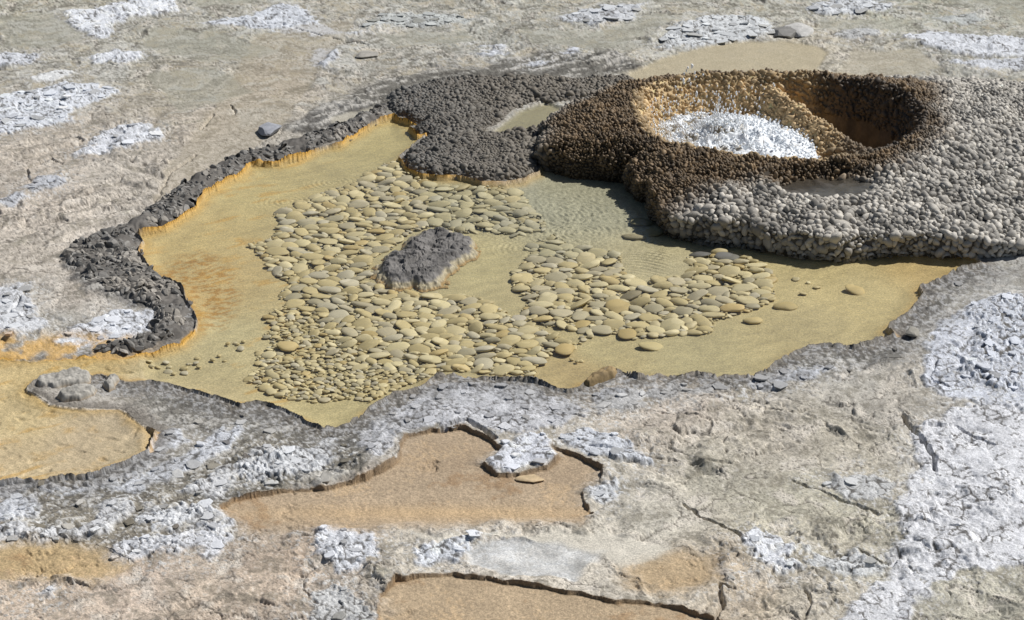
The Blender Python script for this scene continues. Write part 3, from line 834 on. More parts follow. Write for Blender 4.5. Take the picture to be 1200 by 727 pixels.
KV = []
for k in range(6):
    v = ICO2[0].copy()
    v *= (1 + .26 * np.sin(v[:, [1]] * 2.6 + k) * np.cos(v[:, [0]] * 2.3 + 2 * k) + .10 * np.sin(5 * v[:, [2]] + 3 * v[:, [0]] + k))
    KV.append(v)
round_lumps = KV
cut_lumps = []
for k in range(6):
    r_ = np.random.default_rng(300 + k); v = ICO2[0].copy()
    for q in range(7):                      # facets cut off a lump
        d = r_.normal(size=3); d /= np.linalg.norm(d); o_ = r_.uniform(.45, .8)
        t_ = v @ d - o_; v = v - np.where(t_ > 0, t_, 0)[:, None] * d
    v *= r_.uniform(.7, 1.4, 3); cut_lumps.append(v)

def knobs(root, P, N, Rd, C, elong, parts, stuffname, sink=.25, angular=False):
    KV = cut_lumps if angular else round_lumps
    pname = 'crust_chunk' if angular else 'nodule'
    # the largest in the picture become parts of their own, the others one joined part
    n = len(P)
    F = frames(N)
    el = elong * rng.uniform(.8, 1.25, n)
    sx = rng.uniform(.75, 1.4, n); sy = rng.uniform(.7, 1.15, n)
    _, _, dep = proj(P[:, 0], P[:, 1], P[:, 2])
    view = (CAM - P); view /= np.linalg.norm(view, axis=1, keepdims=True)
    up, vp, _ = proj(P[:, 0], P[:, 1], P[:, 2])
    score = Rd / dep * sm(-.2, .35, (view * N).sum(1)) * ((up > 4) & (up < 1196) & (vp > 4) & (vp < 723))
    big = np.argsort(-score)[:parts]
    isb = np.zeros(n, bool); isb[big] = True
    kk = rng.integers(0, 6, n)
    T = F * (Rd[:, None] * np.stack([sx, sy, el], -1))[:, None, :]
    O = P + N * (Rd * sink)[:, None]
    base = root.matrix_world.translation if False else Vector(root.location)
    meshes = []
    for k in range(6):
        me = mesh_np(pname, KV[k], ICO2[1], smooth=not angular); me.materials.append(M_knobo); meshes.append(me)
    for i in big:
        o = bpy.data.objects.new(pname, meshes[kk[i]])
        COLL.objects.link(o); o.parent = root
        m = Matrix([list(T[i][r]) + [O[i][r] - base[r]] for r in range(3)] + [[0, 0, 0, 1]])
        o.matrix_basis = m
        o.color = (*[float(x) for x in C[i]], 1)
    rest = np.where(~isb)[0]
    VV, FF, CC = [], [], []; off = 0
    for k in range(6):
        r = rest[kk[rest] == k]
        if not len(r): continue
        v = np.einsum('nij,vj->nvi', T[r], KV[k]) + O[r][:, None, :]
        VV.append(v.reshape(-1, 3))
        f = SHELL[None] + (np.arange(len(r)) * len(KV[k]))[:, None, None] + off
        FF.append(f.reshape(-1, 3)); off += len(r) * len(KV[k])
        CC.append(np.repeat(C[r], len(KV[k]), 0))
    V_ = np.concatenate(VV) - np.array(base)
    me = mesh_np(stuffname, V_, np.concatenate(FF), np.concatenate(CC), smooth=not angular)
    add(stuffname, me, M_knob, root, kind='stuff')

# ------------------------------------------------------------------ the geyser cone
ZC = 0.27
CREST = wpoly([(745,107),(740,128),(752,150),(772,163),(820,174),(870,184),(950,188),(1010,181),(1052,168),(1082,150),(1084,132),(1066,112),(1030,98),(980,89),(900,86),(820,88),(775,94)], ZC)
BASE = wpoly([(636,168),(632,200),(651,201),(671,207),(697,206),(730,213),(742,230),(757,238),(763,255),(780,273),(811,282),(859,288),(892,293),(935,300),(990,304),(1040,297),(1085,299),(1143,304),(1200,304),(1300,300),(1400,220),(1380,130),(1230,106),(1150,98),(1060,100),(980,104),(900,106),(800,106),(740,114),(690,128),(650,150)], 0.0)
CC0 = unproj(912, 140, ZC)
NTH = 420
th = np.arange(NTH) / NTH * 2 * np.pi
def radial(poly, c):
    p = poly[:, :2] - c[:2]
    out = np.zeros(NTH)
    for k, a in enumerate(th):
        d = np.array([math.cos(a), math.sin(a)]); best = 0
        for i in range(len(p)):
            q, e = p[i], p[(i + 1) % len(p)] - p[i]
            den = d[0] * e[1] - d[1] * e[0]
            if abs(den) < 1e-12: continue
            t = (q[0] * e[1] - q[1] * e[0]) / den
            s = (q[0] * d[1] - q[1] * d[0]) / den
            if t > 0 and -1e-9 <= s <= 1 + 1e-9: best = max(best, t)
        out[k] = best
    return out
def circ_smooth(a, k):
    w_ = np.hanning(2 * k + 1); w_ /= w_.sum()
    return np.convolve(np.concatenate([a[-k:], a, a[:k]]), w_, 'valid')
RC = circ_smooth(radial(CREST, CC0), 7)
RB = circ_smooth(radial(BASE, CC0), 3)
RB = np.maximum(RB, RC + .06)
deg = np.degrees(th)
def ang(pts):
    a = np.array([p[0] for p in pts] + [pts[0][0] + 360], float); b = np.array([p[1] for p in pts] + [pts[0][1]], float)
    return circ_smooth(np.interp(deg, a, b), 12)
EDGE = ang([(0, .05), (60, .05), (90, .06), (130, .06), (160, .11), (200, .13), (235, .15), (270, .15), (300, .12), (325, .06)])
CONV = ang([(0, 1.0), (60, .9), (110, .8), (150, 2.0), (200, 2.2), (240, 1.8), (265, 1.05), (290, .95), (330, .85)])
cxn = np.cos(th); syn = np.sin(th)
rows = []
def row(r, z): rows.append(np.stack([CC0[0] + cxn * r, CC0[1] + syn * r, z + 0 * r], -1))
ncr = .018 * gnoise(cxn * 3.5 + 5, syn * 3.5, 61) + .012 * gnoise(cxn * 9, syn * 9, 62)
zcr = ZC + ncr
SHELF = wpoly([(896,218),(925,208),(960,204),(1005,204),(1036,212),(1024,225),(975,233),(925,230)], .19)
# outer slope
NS = 46
for k in range(NS + 1):
    s = k / NS
    h = np.where(CONV > 1, 1 - s ** CONV, (1 - s) ** (2.1 - CONV))
    r = RC + .015 + (RB - RC - .015) * s
    lob = gnoise(cxn * r * 4.2 + 3, syn * r * 4.2, 63) * .045 * math.sin(math.pi * min(1, s * 1.1)) + .05 * gnoise(th * 7.0, 0 * th + .3, 64) * sm(.45, .95, s) * (RB - RC > .3)
    r = r + .085 * gnoise(th * 8.0, 0 * th + 4.3, 74) * sm(.35, 1, s) * sm(.06, .13, EDGE)
    z = EDGE + (zcr - EDGE) * h + lob * .7 + .055 * fbm(CC0[0] + cxn * r, CC0[1] + syn * r, 5.5, 3, 65) * math.sin(math.pi * s) ** .5
    msh = 1 - sm(-.03, .05, sdf(CC0[0] + cxn * r, CC0[1] + syn * r, SHELF, .5))
    z = z * (1 - msh) + (.172 + .022 * fbm(CC0[0] + cxn * r, CC0[1] + syn * r, 9.0, 2, 79)) * msh
    rows.append(np.stack([CC0[0] + cxn * r, CC0[1] + syn * r, z], -1))
for k in range(1, 9):
    s = k / 8
    r = RB + .012 * math.sin(s * math.pi) - .055 * s ** 2 + .03 * gnoise(th * 9.0, 0 * th + 2.3, 66) * math.sin(s * 2.2)
    z = (rows[NS][:, 2]) * (1 - s) - .07 * s
    r = r + .085 * gnoise(th * 8.0, 0 * th + 4.3, 74) * sm(.06, .13, EDGE) * (1 - s)
    row(r, z)
outer = np.stack(rows)
rows = []
# inner wall and floor
ra_, rb_ = unproj(918, 112, .20), unproj(1018, 176, .12)
def floor_z(x, y):
    ex, ey = rb_[0] - ra_[0], rb_[1] - ra_[1]
    t = np.clip(((x - ra_[0]) * ex + (y - ra_[1]) * ey) / (ex * ex + ey * ey), -.1, 1)
    d = np.hypot(x - ra_[0] - t * ex, y - ra_[1] - t * ey)
    hh = .19 - .10 * t
    side = (x - ra_[0]) * -ey + (y - ra_[1]) * ex            # positive beyond the rib, on the dark side
    pit = sm(0, .12, side / math.hypot(ex, ey))
    return .0 - .30 * pit + (hh + .02 + .20 * pit) * np.exp(-(d / .12) ** 2) + .05 * fbm(x, y, 5, 4, 67)
row(RC + .015, zcr); row(RC, zcr + .004)
for k in range(1, 25):
    s = k / 24
    fl_ = .02 * gnoise(cxn * 14, syn * 14 + s * 1.2, 68) + .02 * gnoise(cxn * 6 + s, syn * 6, 69)
    r = RC - .015 - .20 * s ** .9 + fl_ * s ** .5
    zz = floor_z(CC0[0] + cxn * r, CC0[1] + syn * r)
    z = zcr * (1 - s) + np.minimum(zz, zcr - .02) * s
    row(r, z)
rlast = r
for k in range(1, 15):
    s = k / 14
    r = rlast * (1 - s) + .001 * s
    z = np.minimum(floor_z(CC0[0] + cxn * r, CC0[1] + syn * r), ZC - .04)
    row(r, z)
inner = np.stack(rows)

def ring_quads(nr, nt_):
    i = np.arange(nr * nt_).reshape(nr, nt_)
    j = np.roll(i, -1, 1)
    return np.stack([i[:-1], i[1:], j[1:], j[:-1]], -1).reshape(-1, 4)
cone = empty('geyser_cone', (float(CC0[0]), float(CC0[1]), 0.0), 'large knobbly brown and grey geyser cone with boiling crater beside the pool', 'geyser cone')
cbase = np.array(cone.location)
ov = outer.reshape(-1, 3); oq = ring_quads(*outer.shape[:2])
iv_ = inner.reshape(-1, 3); iq = ring_quads(*inner.shape[:2])[:, ::-1]

BROWN = wpoly([(625,225),(635,140),(735,95),(900,76),(1000,76),(1100,104),(1106,172),(1056,206),(1000,216),(930,224),(860,226),(800,238),(765,262),(730,240),(690,225)], .17)
def cone_colour(p):
    n1 = fbm(p[:, 0], p[:, 1], 4, 4, 70); n2 = fbm(p[:, 0] + p[:, 2], p[:, 1], 16, 2, 71)
    b = 1 - sm(-.16, .14, sdf(p[:, 0] + .1 * n1, p[:, 1] + .1 * n1, BROWN, 1.0) + .05 * n2)
    br = lin((112, 93, 68))[None] * (1 + .45 * n1 + .5 * n2)[:, None]
    br = br * (1 - sm(.05, .35, n1)[:, None] * .45)
    t = np.clip((p[:, 0] - CC0[0]) * .6 + .5 + .5 * n1, 0, 1)[:, None]
    gy = (lin((160, 154, 144)) * (1 - t) + lin((168, 163, 154)) * t) * (1 + .5 * n2 + .6 * n1)[:, None]
    return np.clip(br * b[:, None] + gy * (1 - b[:, None]), .02, .6), b
co, bo = cone_colour(ov)
add('outer_slope', mesh_np('outer_slope', ov - cbase, oq, co * .22), M_rock, cone)  # dark stained body, deepened to paint shade into the gaps between knobs
def wall_shade_tone(p):
    t = sm(.25, .60, p[:, 0] - CC0[0] + .12 * fbm(p[:, 0], p[:, 1], 5, 2, 78))[:, None]  # darker brown to the right paints the pit's shade into the wall colour
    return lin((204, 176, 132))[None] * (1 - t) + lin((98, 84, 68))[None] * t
ci = np.clip(wall_shade_tone(iv_) * (1 + .5 * fbm(iv_[:, 0] * 2, iv_[:, 1] * 2 + iv_[:, 2], 8, 3, 73))[:, None], .03, .6)
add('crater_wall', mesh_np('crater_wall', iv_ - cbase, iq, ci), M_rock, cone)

P1, N1 = sample_mesh(ov, oq, 90000)
N1 *= np.sign(N1[:, [2]] + .3)
c1, b1 = cone_colour(P1)
rad = .0112 * b1 + (1 - b1) * (.0215 * sm(-.5, .2, -(P1[:, 1] - CC0[1])) + .0165 * (1 - sm(-.5, .2, -(P1[:, 1] - CC0[1]))))
rad *= np.exp(np.clip(rng.normal(0, .26, len(P1)), -.5, .5)) * (1 + .5 * fbm(P1[:, 0], P1[:, 1], 3.0, 2, 77))
ok = (P1[:, 2] > -.03) & (sdf(P1[:, 0], P1[:, 1], SHELF, .5) > rng.uniform(-.05, .01, len(P1))) & (proj(P1[:, 0], P1[:, 1], P1[:, 2])[0] < 1290)
P1, N1, c1, rad, b1 = P1[ok], N1[ok], c1[ok], rad[ok], b1[ok]
rad *= 1.12
kp = thin(P1, rad, 1.27)
P1, N1, c1, rad, b1 = P1[kp], N1[kp], c1[kp], rad[kp], b1[kp]
c1 *= rng.uniform(.55, 1.32, (len(kp), 1))
stain_shade = (1 - sm(.04, .15, P1[:, 2] + .07 * fbm(P1[:, 0], P1[:, 1], 5, 2, 76)))[:, None] * (1 - sm(1.0, 1.6, P1[:, 0]))[:, None]  # wet dark staining, widened to paint shade onto the low front
c1 = c1 * (1 - .75 * stain_shade) + lin((74, 66, 54)) * .75 * stain_shade
D1 = N1 + .28 * rng.normal(size=N1.shape) + np.array([0, 0, .35]); D1 /= np.linalg.norm(D1, axis=1, keepdims=True)
knobs(cone, P1, D1, rad, np.clip(c1 * 1.1, 0, .7), 1.0 + .75 * b1, 260, 'nodule_crust', sink=-.2)
P2, N2 = sample_mesh(iv_, iq, 16000)
N2 *= np.sign((N2 * (np.array([CC0[0], CC0[1], .6]) - P2)).sum(1))[:, None]
r2 = .017 * np.exp(np.clip(rng.normal(0, .35, len(P2)), -.6, .6))
ok = P2[:, 2] > .0
P2, N2, r2 = P2[ok], N2[ok], r2[ok]
kp = thin(P2, r2, 1.25); P2, N2, r2 = P2[kp], N2[kp], r2[kp]
c2 = wall_shade_tone(P2) * (1 + .5 * fbm(P2[:, 0], P2[:, 1] + P2[:, 2], 8, 3, 74))[:, None] * rng.uniform(.7, 1.1, (len(kp), 1))
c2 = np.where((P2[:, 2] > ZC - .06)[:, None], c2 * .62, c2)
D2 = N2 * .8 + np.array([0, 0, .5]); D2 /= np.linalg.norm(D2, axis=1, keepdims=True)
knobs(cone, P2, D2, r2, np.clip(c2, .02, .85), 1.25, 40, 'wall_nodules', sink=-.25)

# ------------------------------------------------------------------ rocks and ledges with a traced outline, real height
def plateau(name, pl, label, cat, ztop, relief, colf, mat=None, zo=0.0, step=1.5, edge=.05, group=None, asempty=False, zlow=-.06, jag=.014, round_=1.0):
    P = wpoly(pl, zo)
    a = np.array([(q[0], q[1]) for q in pl], float)
    step = step * .8
    gu = np.arange(a[:, 0].min() - 10, a[:, 0].max() + 10, step); gv = np.arange(a[:, 1].min() - 8, a[:, 1].max() + 8, step * .8)
    A, B = np.meshgrid(gu, gv)
    w_ = unproj(A.ravel(), B.ravel(), zo)
    x, y = w_[:, 0], w_[:, 1]
    j1 = fbm(x, y, 9, 4, 80); j2 = fbm(x, y, 9, 4, 84)
    sd = sdf(x + jag * j1, y + jag * 1.5 * j2, P, .8)
    top = ztop(x, y) if callable(ztop) else ztop
    body = sm(0, edge, -sd) ** (.55 * round_)
    z = np.where(sd < 0, zlow + (top - zlow) * body + relief(x, y) * sm(edge * .3, edge * 1.1, -sd), 0)
    z = np.where(sd >= 0, zlow, z)
    sh = np.where(sd >= 0, 1.0, 0)
    q = np.arange(A.size).reshape(A.shape)
    q = np.stack([q[:-1, :-1], q[1:, :-1], q[1:, 1:], q[:-1, 1:]], -1).reshape(-1, 4)
    q = q[(sd[q] < 0).any(1)]
    u, inv = np.unique(q, return_inverse=True)
    vv_ = np.stack([x, y, z], -1)[u]
    c = colf(vv_, sd[u])
    loc = np.array([P[:, 0].mean(), P[:, 1].mean(), 0.0])
    qq = inv.reshape(q.shape)
    if asempty:
        root = empty(name, tuple(loc), label, cat, group)
        o = add('ledge_body', mesh_np(name, vv_ - loc, qq, c), mat or M_rock, root)
    else:
        root = add(name, mesh_np(name, vv_ - loc, qq, c), mat or M_rock, label=label, category=cat)
        root.location = loc
        if group: root['group'] = group
    return root, vv_, qq, sd[u]

def ledge_col(v, sd):
    n = fbm(v[:, 0], v[:, 1], 5, 4, 90)
    c = np.clip(lin((112, 106, 98))[None] * (1 + .6 * n)[:, None], .02, .5)
    e = (1 - sm(.0, .03, -sd))[:, None] * .8
    return c * (1 - e * .5) + lin((120, 98, 62)) * e * .5
LEDGE = [(446,120),(458,110),(520,97),(600,93),(680,96),(735,92),(752,97),(712,118),(668,126),(648,128),(630,126),(612,133),(598,143),(584,152),(575,160),(590,158),(612,156),(640,152),(642,162),
         (634,203),(615,212),(593,218),(564,217),(551,213),(533,210),(512,210),(491,207),(475,201),(467,188),(481,174),(491,169),(500,161),(489,163),(478,153),(488,149),(478,144),(462,136),(450,130)]
ledge, lv, lq, lsd = plateau('sinter_ledge', LEDGE, 'low dark grey knobbly ledge jutting into the pool left of the cone', 'rock ledge',
    lambda x, y: .062 + .018 * fbm(x, y, 2.5, 3, 91), lambda x, y: .030 * fbm(x, y, 7, 4, 92, .55), ledge_col, asempty=True, jag=.03, edge=.10, zlow=-.035)
P3_, N3_ = sample_mesh(lv, lq, 26000)
N3_ *= np.sign(N3_[:, [2]] + 1e-6)
ok = P3_[:, 2] > -.005
P3_, N3_ = P3_[ok], N3_[ok]
bn = fbm(P3_[:, 0], P3_[:, 1], 2.2, 2, 93)
r3 = (.0185 + .013 * bn) * np.exp(np.clip(rng.normal(0, .28, len(P3_)), -.55, .6))
r3 *= 1.1
kp = thin(P3_, r3, 1.26); P3_, N3_, r3 = P3_[kp], N3_[kp], r3[kp]
n3 = fbm(P3_[:, 0], P3_[:, 1], 4, 3, 94)
c3 = lin((96, 94, 90))[None] * (1 + .55 * n3)[:, None] * rng.uniform(.55, 1.4, (len(kp), 1))
gl = sm(-1.0, .1, P3_[:, 0])[:, None]
c3 = c3 * (1 - .5 * gl) + lin((124, 114, 98))[None] * .5 * gl * rng.uniform(.7, 1.3, (len(kp), 1))
D3 = N3_ + .35 * rng.normal(size=N3_.shape) + np.array([0, 0, .5]); D3 /= np.linalg.norm(D3, axis=1, keepdims=True)
knobs(ledge, P3_, D3, r3, np.clip(c3, .02, .5), 1.0, 280, 'nodule_crust', sink=-.42)

BANK = [(68,306),(84,286),(112,276),(148,262),(184,237),(227,208),(272,185),(326,171),(376,156),(416,139),(440,126),(456,122),(452,137),(430,148),(402,165),(384,169),(360,179),(328,188),(296,190),(268,208),(240,225),(217,249),(190,266),(162,272),(158,286),(164,300),(176,316),(192,328),(212,338),(220,352),(224,366),(220,382),(206,398),(178,409),(140,417),(104,412),(130,404),(168,396),(186,380),(170,362),(140,352),(110,342),(84,326)]
def bank_col(v, sd):
    n = fbm(v[:, 0], v[:, 1], 6, 4, 120)
    return np.clip(lin((100, 96, 91))[None] * (1 + .7 * n)[:, None], .02, .5)
bank_root, bv, bq, bsd = plateau('crust_bank', BANK, 'dark grey broken crust bank curving along the left and top of the pool', 'rock bank',
    lambda x, y: .050 + .022 * fbm(x, y, 4, 3, 121), lambda x, y: .030 * fbm(x, y, 9, 4, 122, .6), bank_col, asempty=True, jag=.05, edge=.07, zlow=-.0, zo=.012)
P5, N5 = sample_mesh(bv, bq, 9000)
N5 *= np.sign(N5[:, [2]] + 1e-6)
ok = (P5[:, 2] > .012) & (fbm(P5[:, 0], P5[:, 1], 3.5, 2, 123) > -.22)
P5, N5 = P5[ok], N5[ok]
r5 = .021 * np.exp(np.clip(rng.normal(0, .4, len(P5)), -.8, .7))
kp = thin(P5, r5, 1.1); P5, N5, r5 = P5[kp], N5[kp], r5[kp]
c5 = lin((122, 119, 114))[None] * (1 + .6 * fbm(P5[:, 0], P5[:, 1], 4, 3, 124))[:, None] * rng.uniform(.55, 1.35, (len(kp), 1))
pale_part = sm(.0, .25, fbm(P5[:, 0], P5[:, 1], 2.6, 3, 125))[:, None]
c5 = c5 * (1 - pale_part * .6) + lin((176, 168, 156)) * pale_part * .6
D5 = N5 + .5 * rng.normal(size=N5.shape); D5 /= np.linalg.norm(D5, axis=1, keepdims=True)
knobs(bank_root, P5, D5, r5, np.clip(c5, .02, .5), .55, 200, 'crust_rubble', sink=-.3, angular=True)

def island_col(v, sd):
    n = fbm(v[:, 0], v[:, 1], 7, 4, 95); n2 = fbm(v[:, 0], v[:, 1], 30, 3, 96)
    c = lin((108, 105, 102))[None] * (1 + .8 * n + .5 * n2)[:, None]
    e = (1 - sm(.030, .055, -sd + .02 * n2))[:, None]
    c = c * (1 - e) + lin((176, 166, 142)) * (1 + .5 * n2)[:, None] * e
    e = (1 - sm(.004, .018, -sd))[:, None] * .8
    return np.clip(c * (1 - e) + lin((158, 126, 70)) * e, .02, .6)
plateau('island_rock', [(437,322),(440,308),(452,298),(470,290),(486,272),(505,266),(520,268),(545,276),(560,282),(562,294),(545,306),(528,316),(524,330),(500,337),(470,335),(448,332)],
    'dark grey flat topped rock with ochre rim, alone among the pebbles in the pool', 'rock', lambda x, y: .034 + .020 * fbm(x, y, 5, 2, 97),
    lambda x, y: .014 * terrace(fbm(x, y, 8, 5, 98, .6), 5, .2) + .020 * worley(x + .02 * fbm(x, y, 9, 3, 97), y + .02 * fbm(x, y, 9, 3, 96), 9.0, 3)[3] + .012 * worley(x, y, 21.0, 5)[3] + .012 * fbm(x, y, 7, 3, 99) + .006 * fbm(x, y, 40, 2, 99), island_col, edge=.10, step=.6, jag=.06, zlow=-.028)
def flatrock_col(v, sd):
    n = fbm(v[:, 0], v[:, 1], 9, 4, 100); n2 = fbm(v[:, 0], v[:, 1], 40, 2, 101)
    c = lin((162, 158, 150))[None] * (1 + .6 * n + .5 * n2)[:, None]
    e = (1 - sm(.01, .035, -sd))[:, None]
    return np.clip(c * (1 - e) + lin((176, 136, 66)) * e, .02, .65)
for pl, lab, h in [
  ([(32,450),(45,443),(70,436),(98,434),(112,441),(112,449),(90,455),(66,460),(40,458)], 'grey flaky flat rock at the left of three in the ochre runoff', .045),
  ([(62,468),(72,458),(100,452),(120,456),(118,466),(96,474),(72,475)], 'pale grey flat rock nearest the bottom of the ochre runoff', .050),
  ([(116,456),(120,446),(134,440),(146,446),(142,456),(126,462)], 'small grey flat rock beside the channel where the pool drains', .050),
  ]:
    plateau('flat_rock', pl, lab, 'rock', h, lambda x, y: .018 * fbm(x, y, 14, 4, 102, .6), flatrock_col, zo=.01, edge=.05, step=.9, group='flat rocks in the runoff', jag=.025)
plateau('ochre_rock', [(676,450),(686,440),(700,432),(716,430),(730,434),(726,444),(706,450),(690,455)], 'small ochre stained rock on the near bank of the pool', 'rock', .05,
    lambda x, y: .02 * fbm(x, y, 14, 4, 103), lambda v, sd: np.clip(lin((138, 118, 84))[None] * (1 + .8 * fbm(v[:, 0], v[:, 1], 14, 3, 104))[:, None], .02, .5), zo=.02, step=.9)
for pl, lab, h, c, zz in [
  ([(299,156),(306,146),(318,142),(328,150),(328,158),(310,160)], 'bluish grey angular stone lying on the crust above the pool', .05, (150, 152, 158), .045),
  ([(604,562),(612,557),(634,556),(640,563),(630,569),(610,568)], 'flat tan stone lying on the brown silt below the white crust tongue', .025, (190, 168, 134), .012),
  ([(904,46),(912,34),(924,30),(930,38),(922,46)], 'dark angular block at the back edge of the tan silt flat', .06, (128, 126, 122), .03),
  ([(918,44),(926,32),(940,28),(948,38),(940,44)], 'pale grey angular block beside the dark block on the silt flat', .06, (186, 184, 180), .03),
  ([(414,70),(424,60),(440,62),(440,70)], 'grey slab of broken crust on the ground near the top', .045, (160, 156, 148), .03),
  ([(1060,390),(1070,384),(1078,390),(1070,396)], 'small grey stone on the bank right of the pool', .03, (150, 146, 136), .04)]:
    r_ = np.random.default_rng(700 + len(lab)); v = ICO3[0].copy()
    for q in range(11):
        d = r_.normal(size=3); d /= np.linalg.norm(d); o_ = r_.uniform(.5, .85)
        t_ = v @ d - o_; v = v - np.where(t_ > 0, t_, 0)[:, None] * d
    P_ = wpoly(pl, zz); ce = P_.mean(0); half = np.abs(P_ - ce).max(0)
    v = v / np.abs(v).max(0) * [half[0], half[1] * .8, h * .62]
    o = add('stone', mesh_np('stone', v, ICO3[1], np.clip(lin(c)[None] * (1 + .3 * fbm(v[:, 0], v[:, 1], 16, 3, 106))[:, None], .02, .7), smooth=False), M_rock, label=lab, category='stone')
    o.location = (ce[0], ce[1], zz + h * .22)

# small puddles on the ledge and on the cone's shoulder
def puddle(pl, z, label):
    P = wpoly(pl, z)
    c = P.mean(0)
    ring = [c + (p - c) * k for k in (1.0,) for p in P]
    v = np.array([c] + list(ring)); n = len(P)
    f = np.array([[0, 1 + i, 1 + (i + 1) % n] for i in range(n)])
    add('puddle', mesh_np('puddle', v, f), M_water, kind='structure', label=label)
puddle([(900,219),(928,210),(962,206),(1003,206),(1032,213),(1020,224),(973,231),(926,228)], .178, 'thin puddle in a hollow on the front shoulder of the geyser cone')
puddle([(580,154),(597,140),(612,130),(630,124),(650,126),(660,132),(640,154),(615,158)], .030, 'small still puddle between dark ledge and brown cone')

# ------------------------------------------------------------------ boiling water in the crater
fc = unproj(850, 158, .10)
g = np.linspace(-1, 1, 120)
FA, FB = np.meshgrid(g, g)
fx = fc[0] + FA.ravel() * .62; fy = fc[1] + FB.ravel() * .62
rr = np.hypot(FA.ravel(), FB.ravel())
fz = .03 + .045 * np.exp(-((FA.ravel() - .10) / .6) ** 2 - ((FB.ravel() + .1) / .5) ** 2) + .11 * fbm(fx, fy, 5.5, 4, 110, .6, True) * (1.25 - rr) + .012 * fbm(fx, fy, 20, 2, 111)

fq = np.arange(FA.size).reshape(FA.shape)
fq = np.stack([fq[:-1, :-1], fq[:-1, 1:], fq[1:, 1:], fq[1:, :-1]], -1).reshape(-1, 4)
# the water stops at the crater wall and at the tan rib
ridx = np.interp(np.mod(np.arctan2(fy - CC0[1], fx - CC0[0]), 2 * np.pi), th, RC, period=2 * np.pi)
okf = (np.hypot(fx - CC0[0], fy - CC0[1]) < ridx - .03) & ((fx - ra_[0]) * -(rb_[1] - ra_[1]) + (fy - ra_[1]) * (rb_[0] - ra_[0]) < .03)
fq = fq[okf[fq].all(1)]
u, inv = np.unique(fq, return_inverse=True)
mf = bpy.data.materials.new('boiling_foam'); mf.use_nodes = True
b = mf.node_tree.nodes['Principled BSDF']
b.inputs['Base Color'].default_value = (.80, .83, .86, 1); b.inputs['Roughness'].default_value = .6
b.inputs['Subsurface Weight'].default_value = .3; b.inputs['Subsurface Radius'].default_value = (.03, .03, .03)
t = mf.node_tree; nz = t.nodes.new('ShaderNodeTexNoise'); nz.inputs['Scale'].default_value = 60; nz.inputs['Detail'].default_value = 5
tc = t.nodes.new('ShaderNodeTexCoord'); t.links.new(tc.outputs['Object'], nz.inputs['Vector'])
bp = t.nodes.new('ShaderNodeBump'); bp.inputs['Strength'].default_value = .35; bp.inputs['Distance'].default_value = .010
t.links.new(nz.outputs[0], bp.inputs['Height']); t.links.new(bp.outputs[0], b.inputs['Normal'])
fk_ = sm(-.16, .16, (fx - fc[0]) * .5 + .9 * fbm(fx, fy, 5, 5, 112, .65) + .12)
fcol = lin((150, 138, 116))[None] * (1 - fk_[:, None]) + np.array([[.80, .83, .86]]) * fk_[:, None]
ca = t.nodes.new('ShaderNodeAttribute'); ca.attribute_name = 'Col'; t.links.new(ca.outputs['Color'], b.inputs['Base Color'])
add('boiling_water', mesh_np('boiling_water', np.stack([fx, fy, fz], -1)[u], inv.reshape(fq.shape), fcol[u]), mf, kind='structure', label='churning white boiling water in the crater')
md = bpy.data.materials.new('water_drops'); md.use_nodes = True
b = md.node_tree.nodes['Principled BSDF']
b.inputs['Base Color'].default_value = (.86, .89, .92, 1); b.inputs['Roughness'].default_value = .5; b.inputs['Transmission Weight'].default_value = .0; b.inputs['Subsurface Weight'].default_value = .25; b.inputs['Subsurface Radius'].default_value = (.02, .02, .02)
nd = 3000
a = rng.random(nd) * 2 * np.pi; q = np.abs(rng.normal(0, .5, nd))
dx = fc[0] - .05 + np.cos(a) * q * .42; dy = fc[1] + .08 + np.sin(a) * q * .32
dzz = .10 + np.abs(rng.normal(0, .075, nd)) * (1.3 - np.clip(q, 0, 1))
far = rng.random(nd) < .02
dzz = np.where(far, rng.uniform(.3, .55, nd), dzz); dx = np.where(far, fc[0] - .25 + rng.normal(0, .05, nd), dx); dy = np.where(far, fc[1] + .2, dy)
wl = (np.arange(nd) % 3 == 0) & ~far            # thrown against the left and back wall
aw = rng.uniform(R(85), R(200), nd); rw = np.interp(aw, th, RC) - rng.uniform(.10, .30, nd)
dx = np.where(wl, CC0[0] + np.cos(aw) * rw, dx); dy = np.where(wl, CC0[1] + np.sin(aw) * rw, dy); dzz = np.where(wl, rng.uniform(.04, .24, nd), dzz)
bub = np.arange(nd) > 900                        # bubbles crowded on the surface
us_ = rng.choice(np.unique(fq), nd)
dx = np.where(bub, fx[us_] + rng.normal(0, .008, nd), dx); dy = np.where(bub, fy[us_] + rng.normal(0, .008, nd), dy)
dzz = np.where(bub, fz[us_] + np.abs(rng.normal(0, .012, nd)), dzz)
dr = np.where(bub, rng.uniform(.004, .012, nd), rng.uniform(.003, .0075, nd)) * np.where(far, 1.3, 1)
vv_ = np.einsum('n,vj->nvj', dr, ICO1[0]); vv_[..., 2] *= np.where(bub, 1.0, rng.uniform(1, 3.0, nd))[:, None]
vv_ = vv_ + np.stack([dx, dy, dzz], -1)[:, None, :]
ff_ = ICO1[1][None] + (np.arange(nd) * len(ICO1[0]))[:, None, None]
add('splash_drops', mesh_np('splash_drops', vv_.reshape(-1, 3), ff_.reshape(-1, 3)), md, kind='stuff', label='drops of boiling water thrown up above the crater')

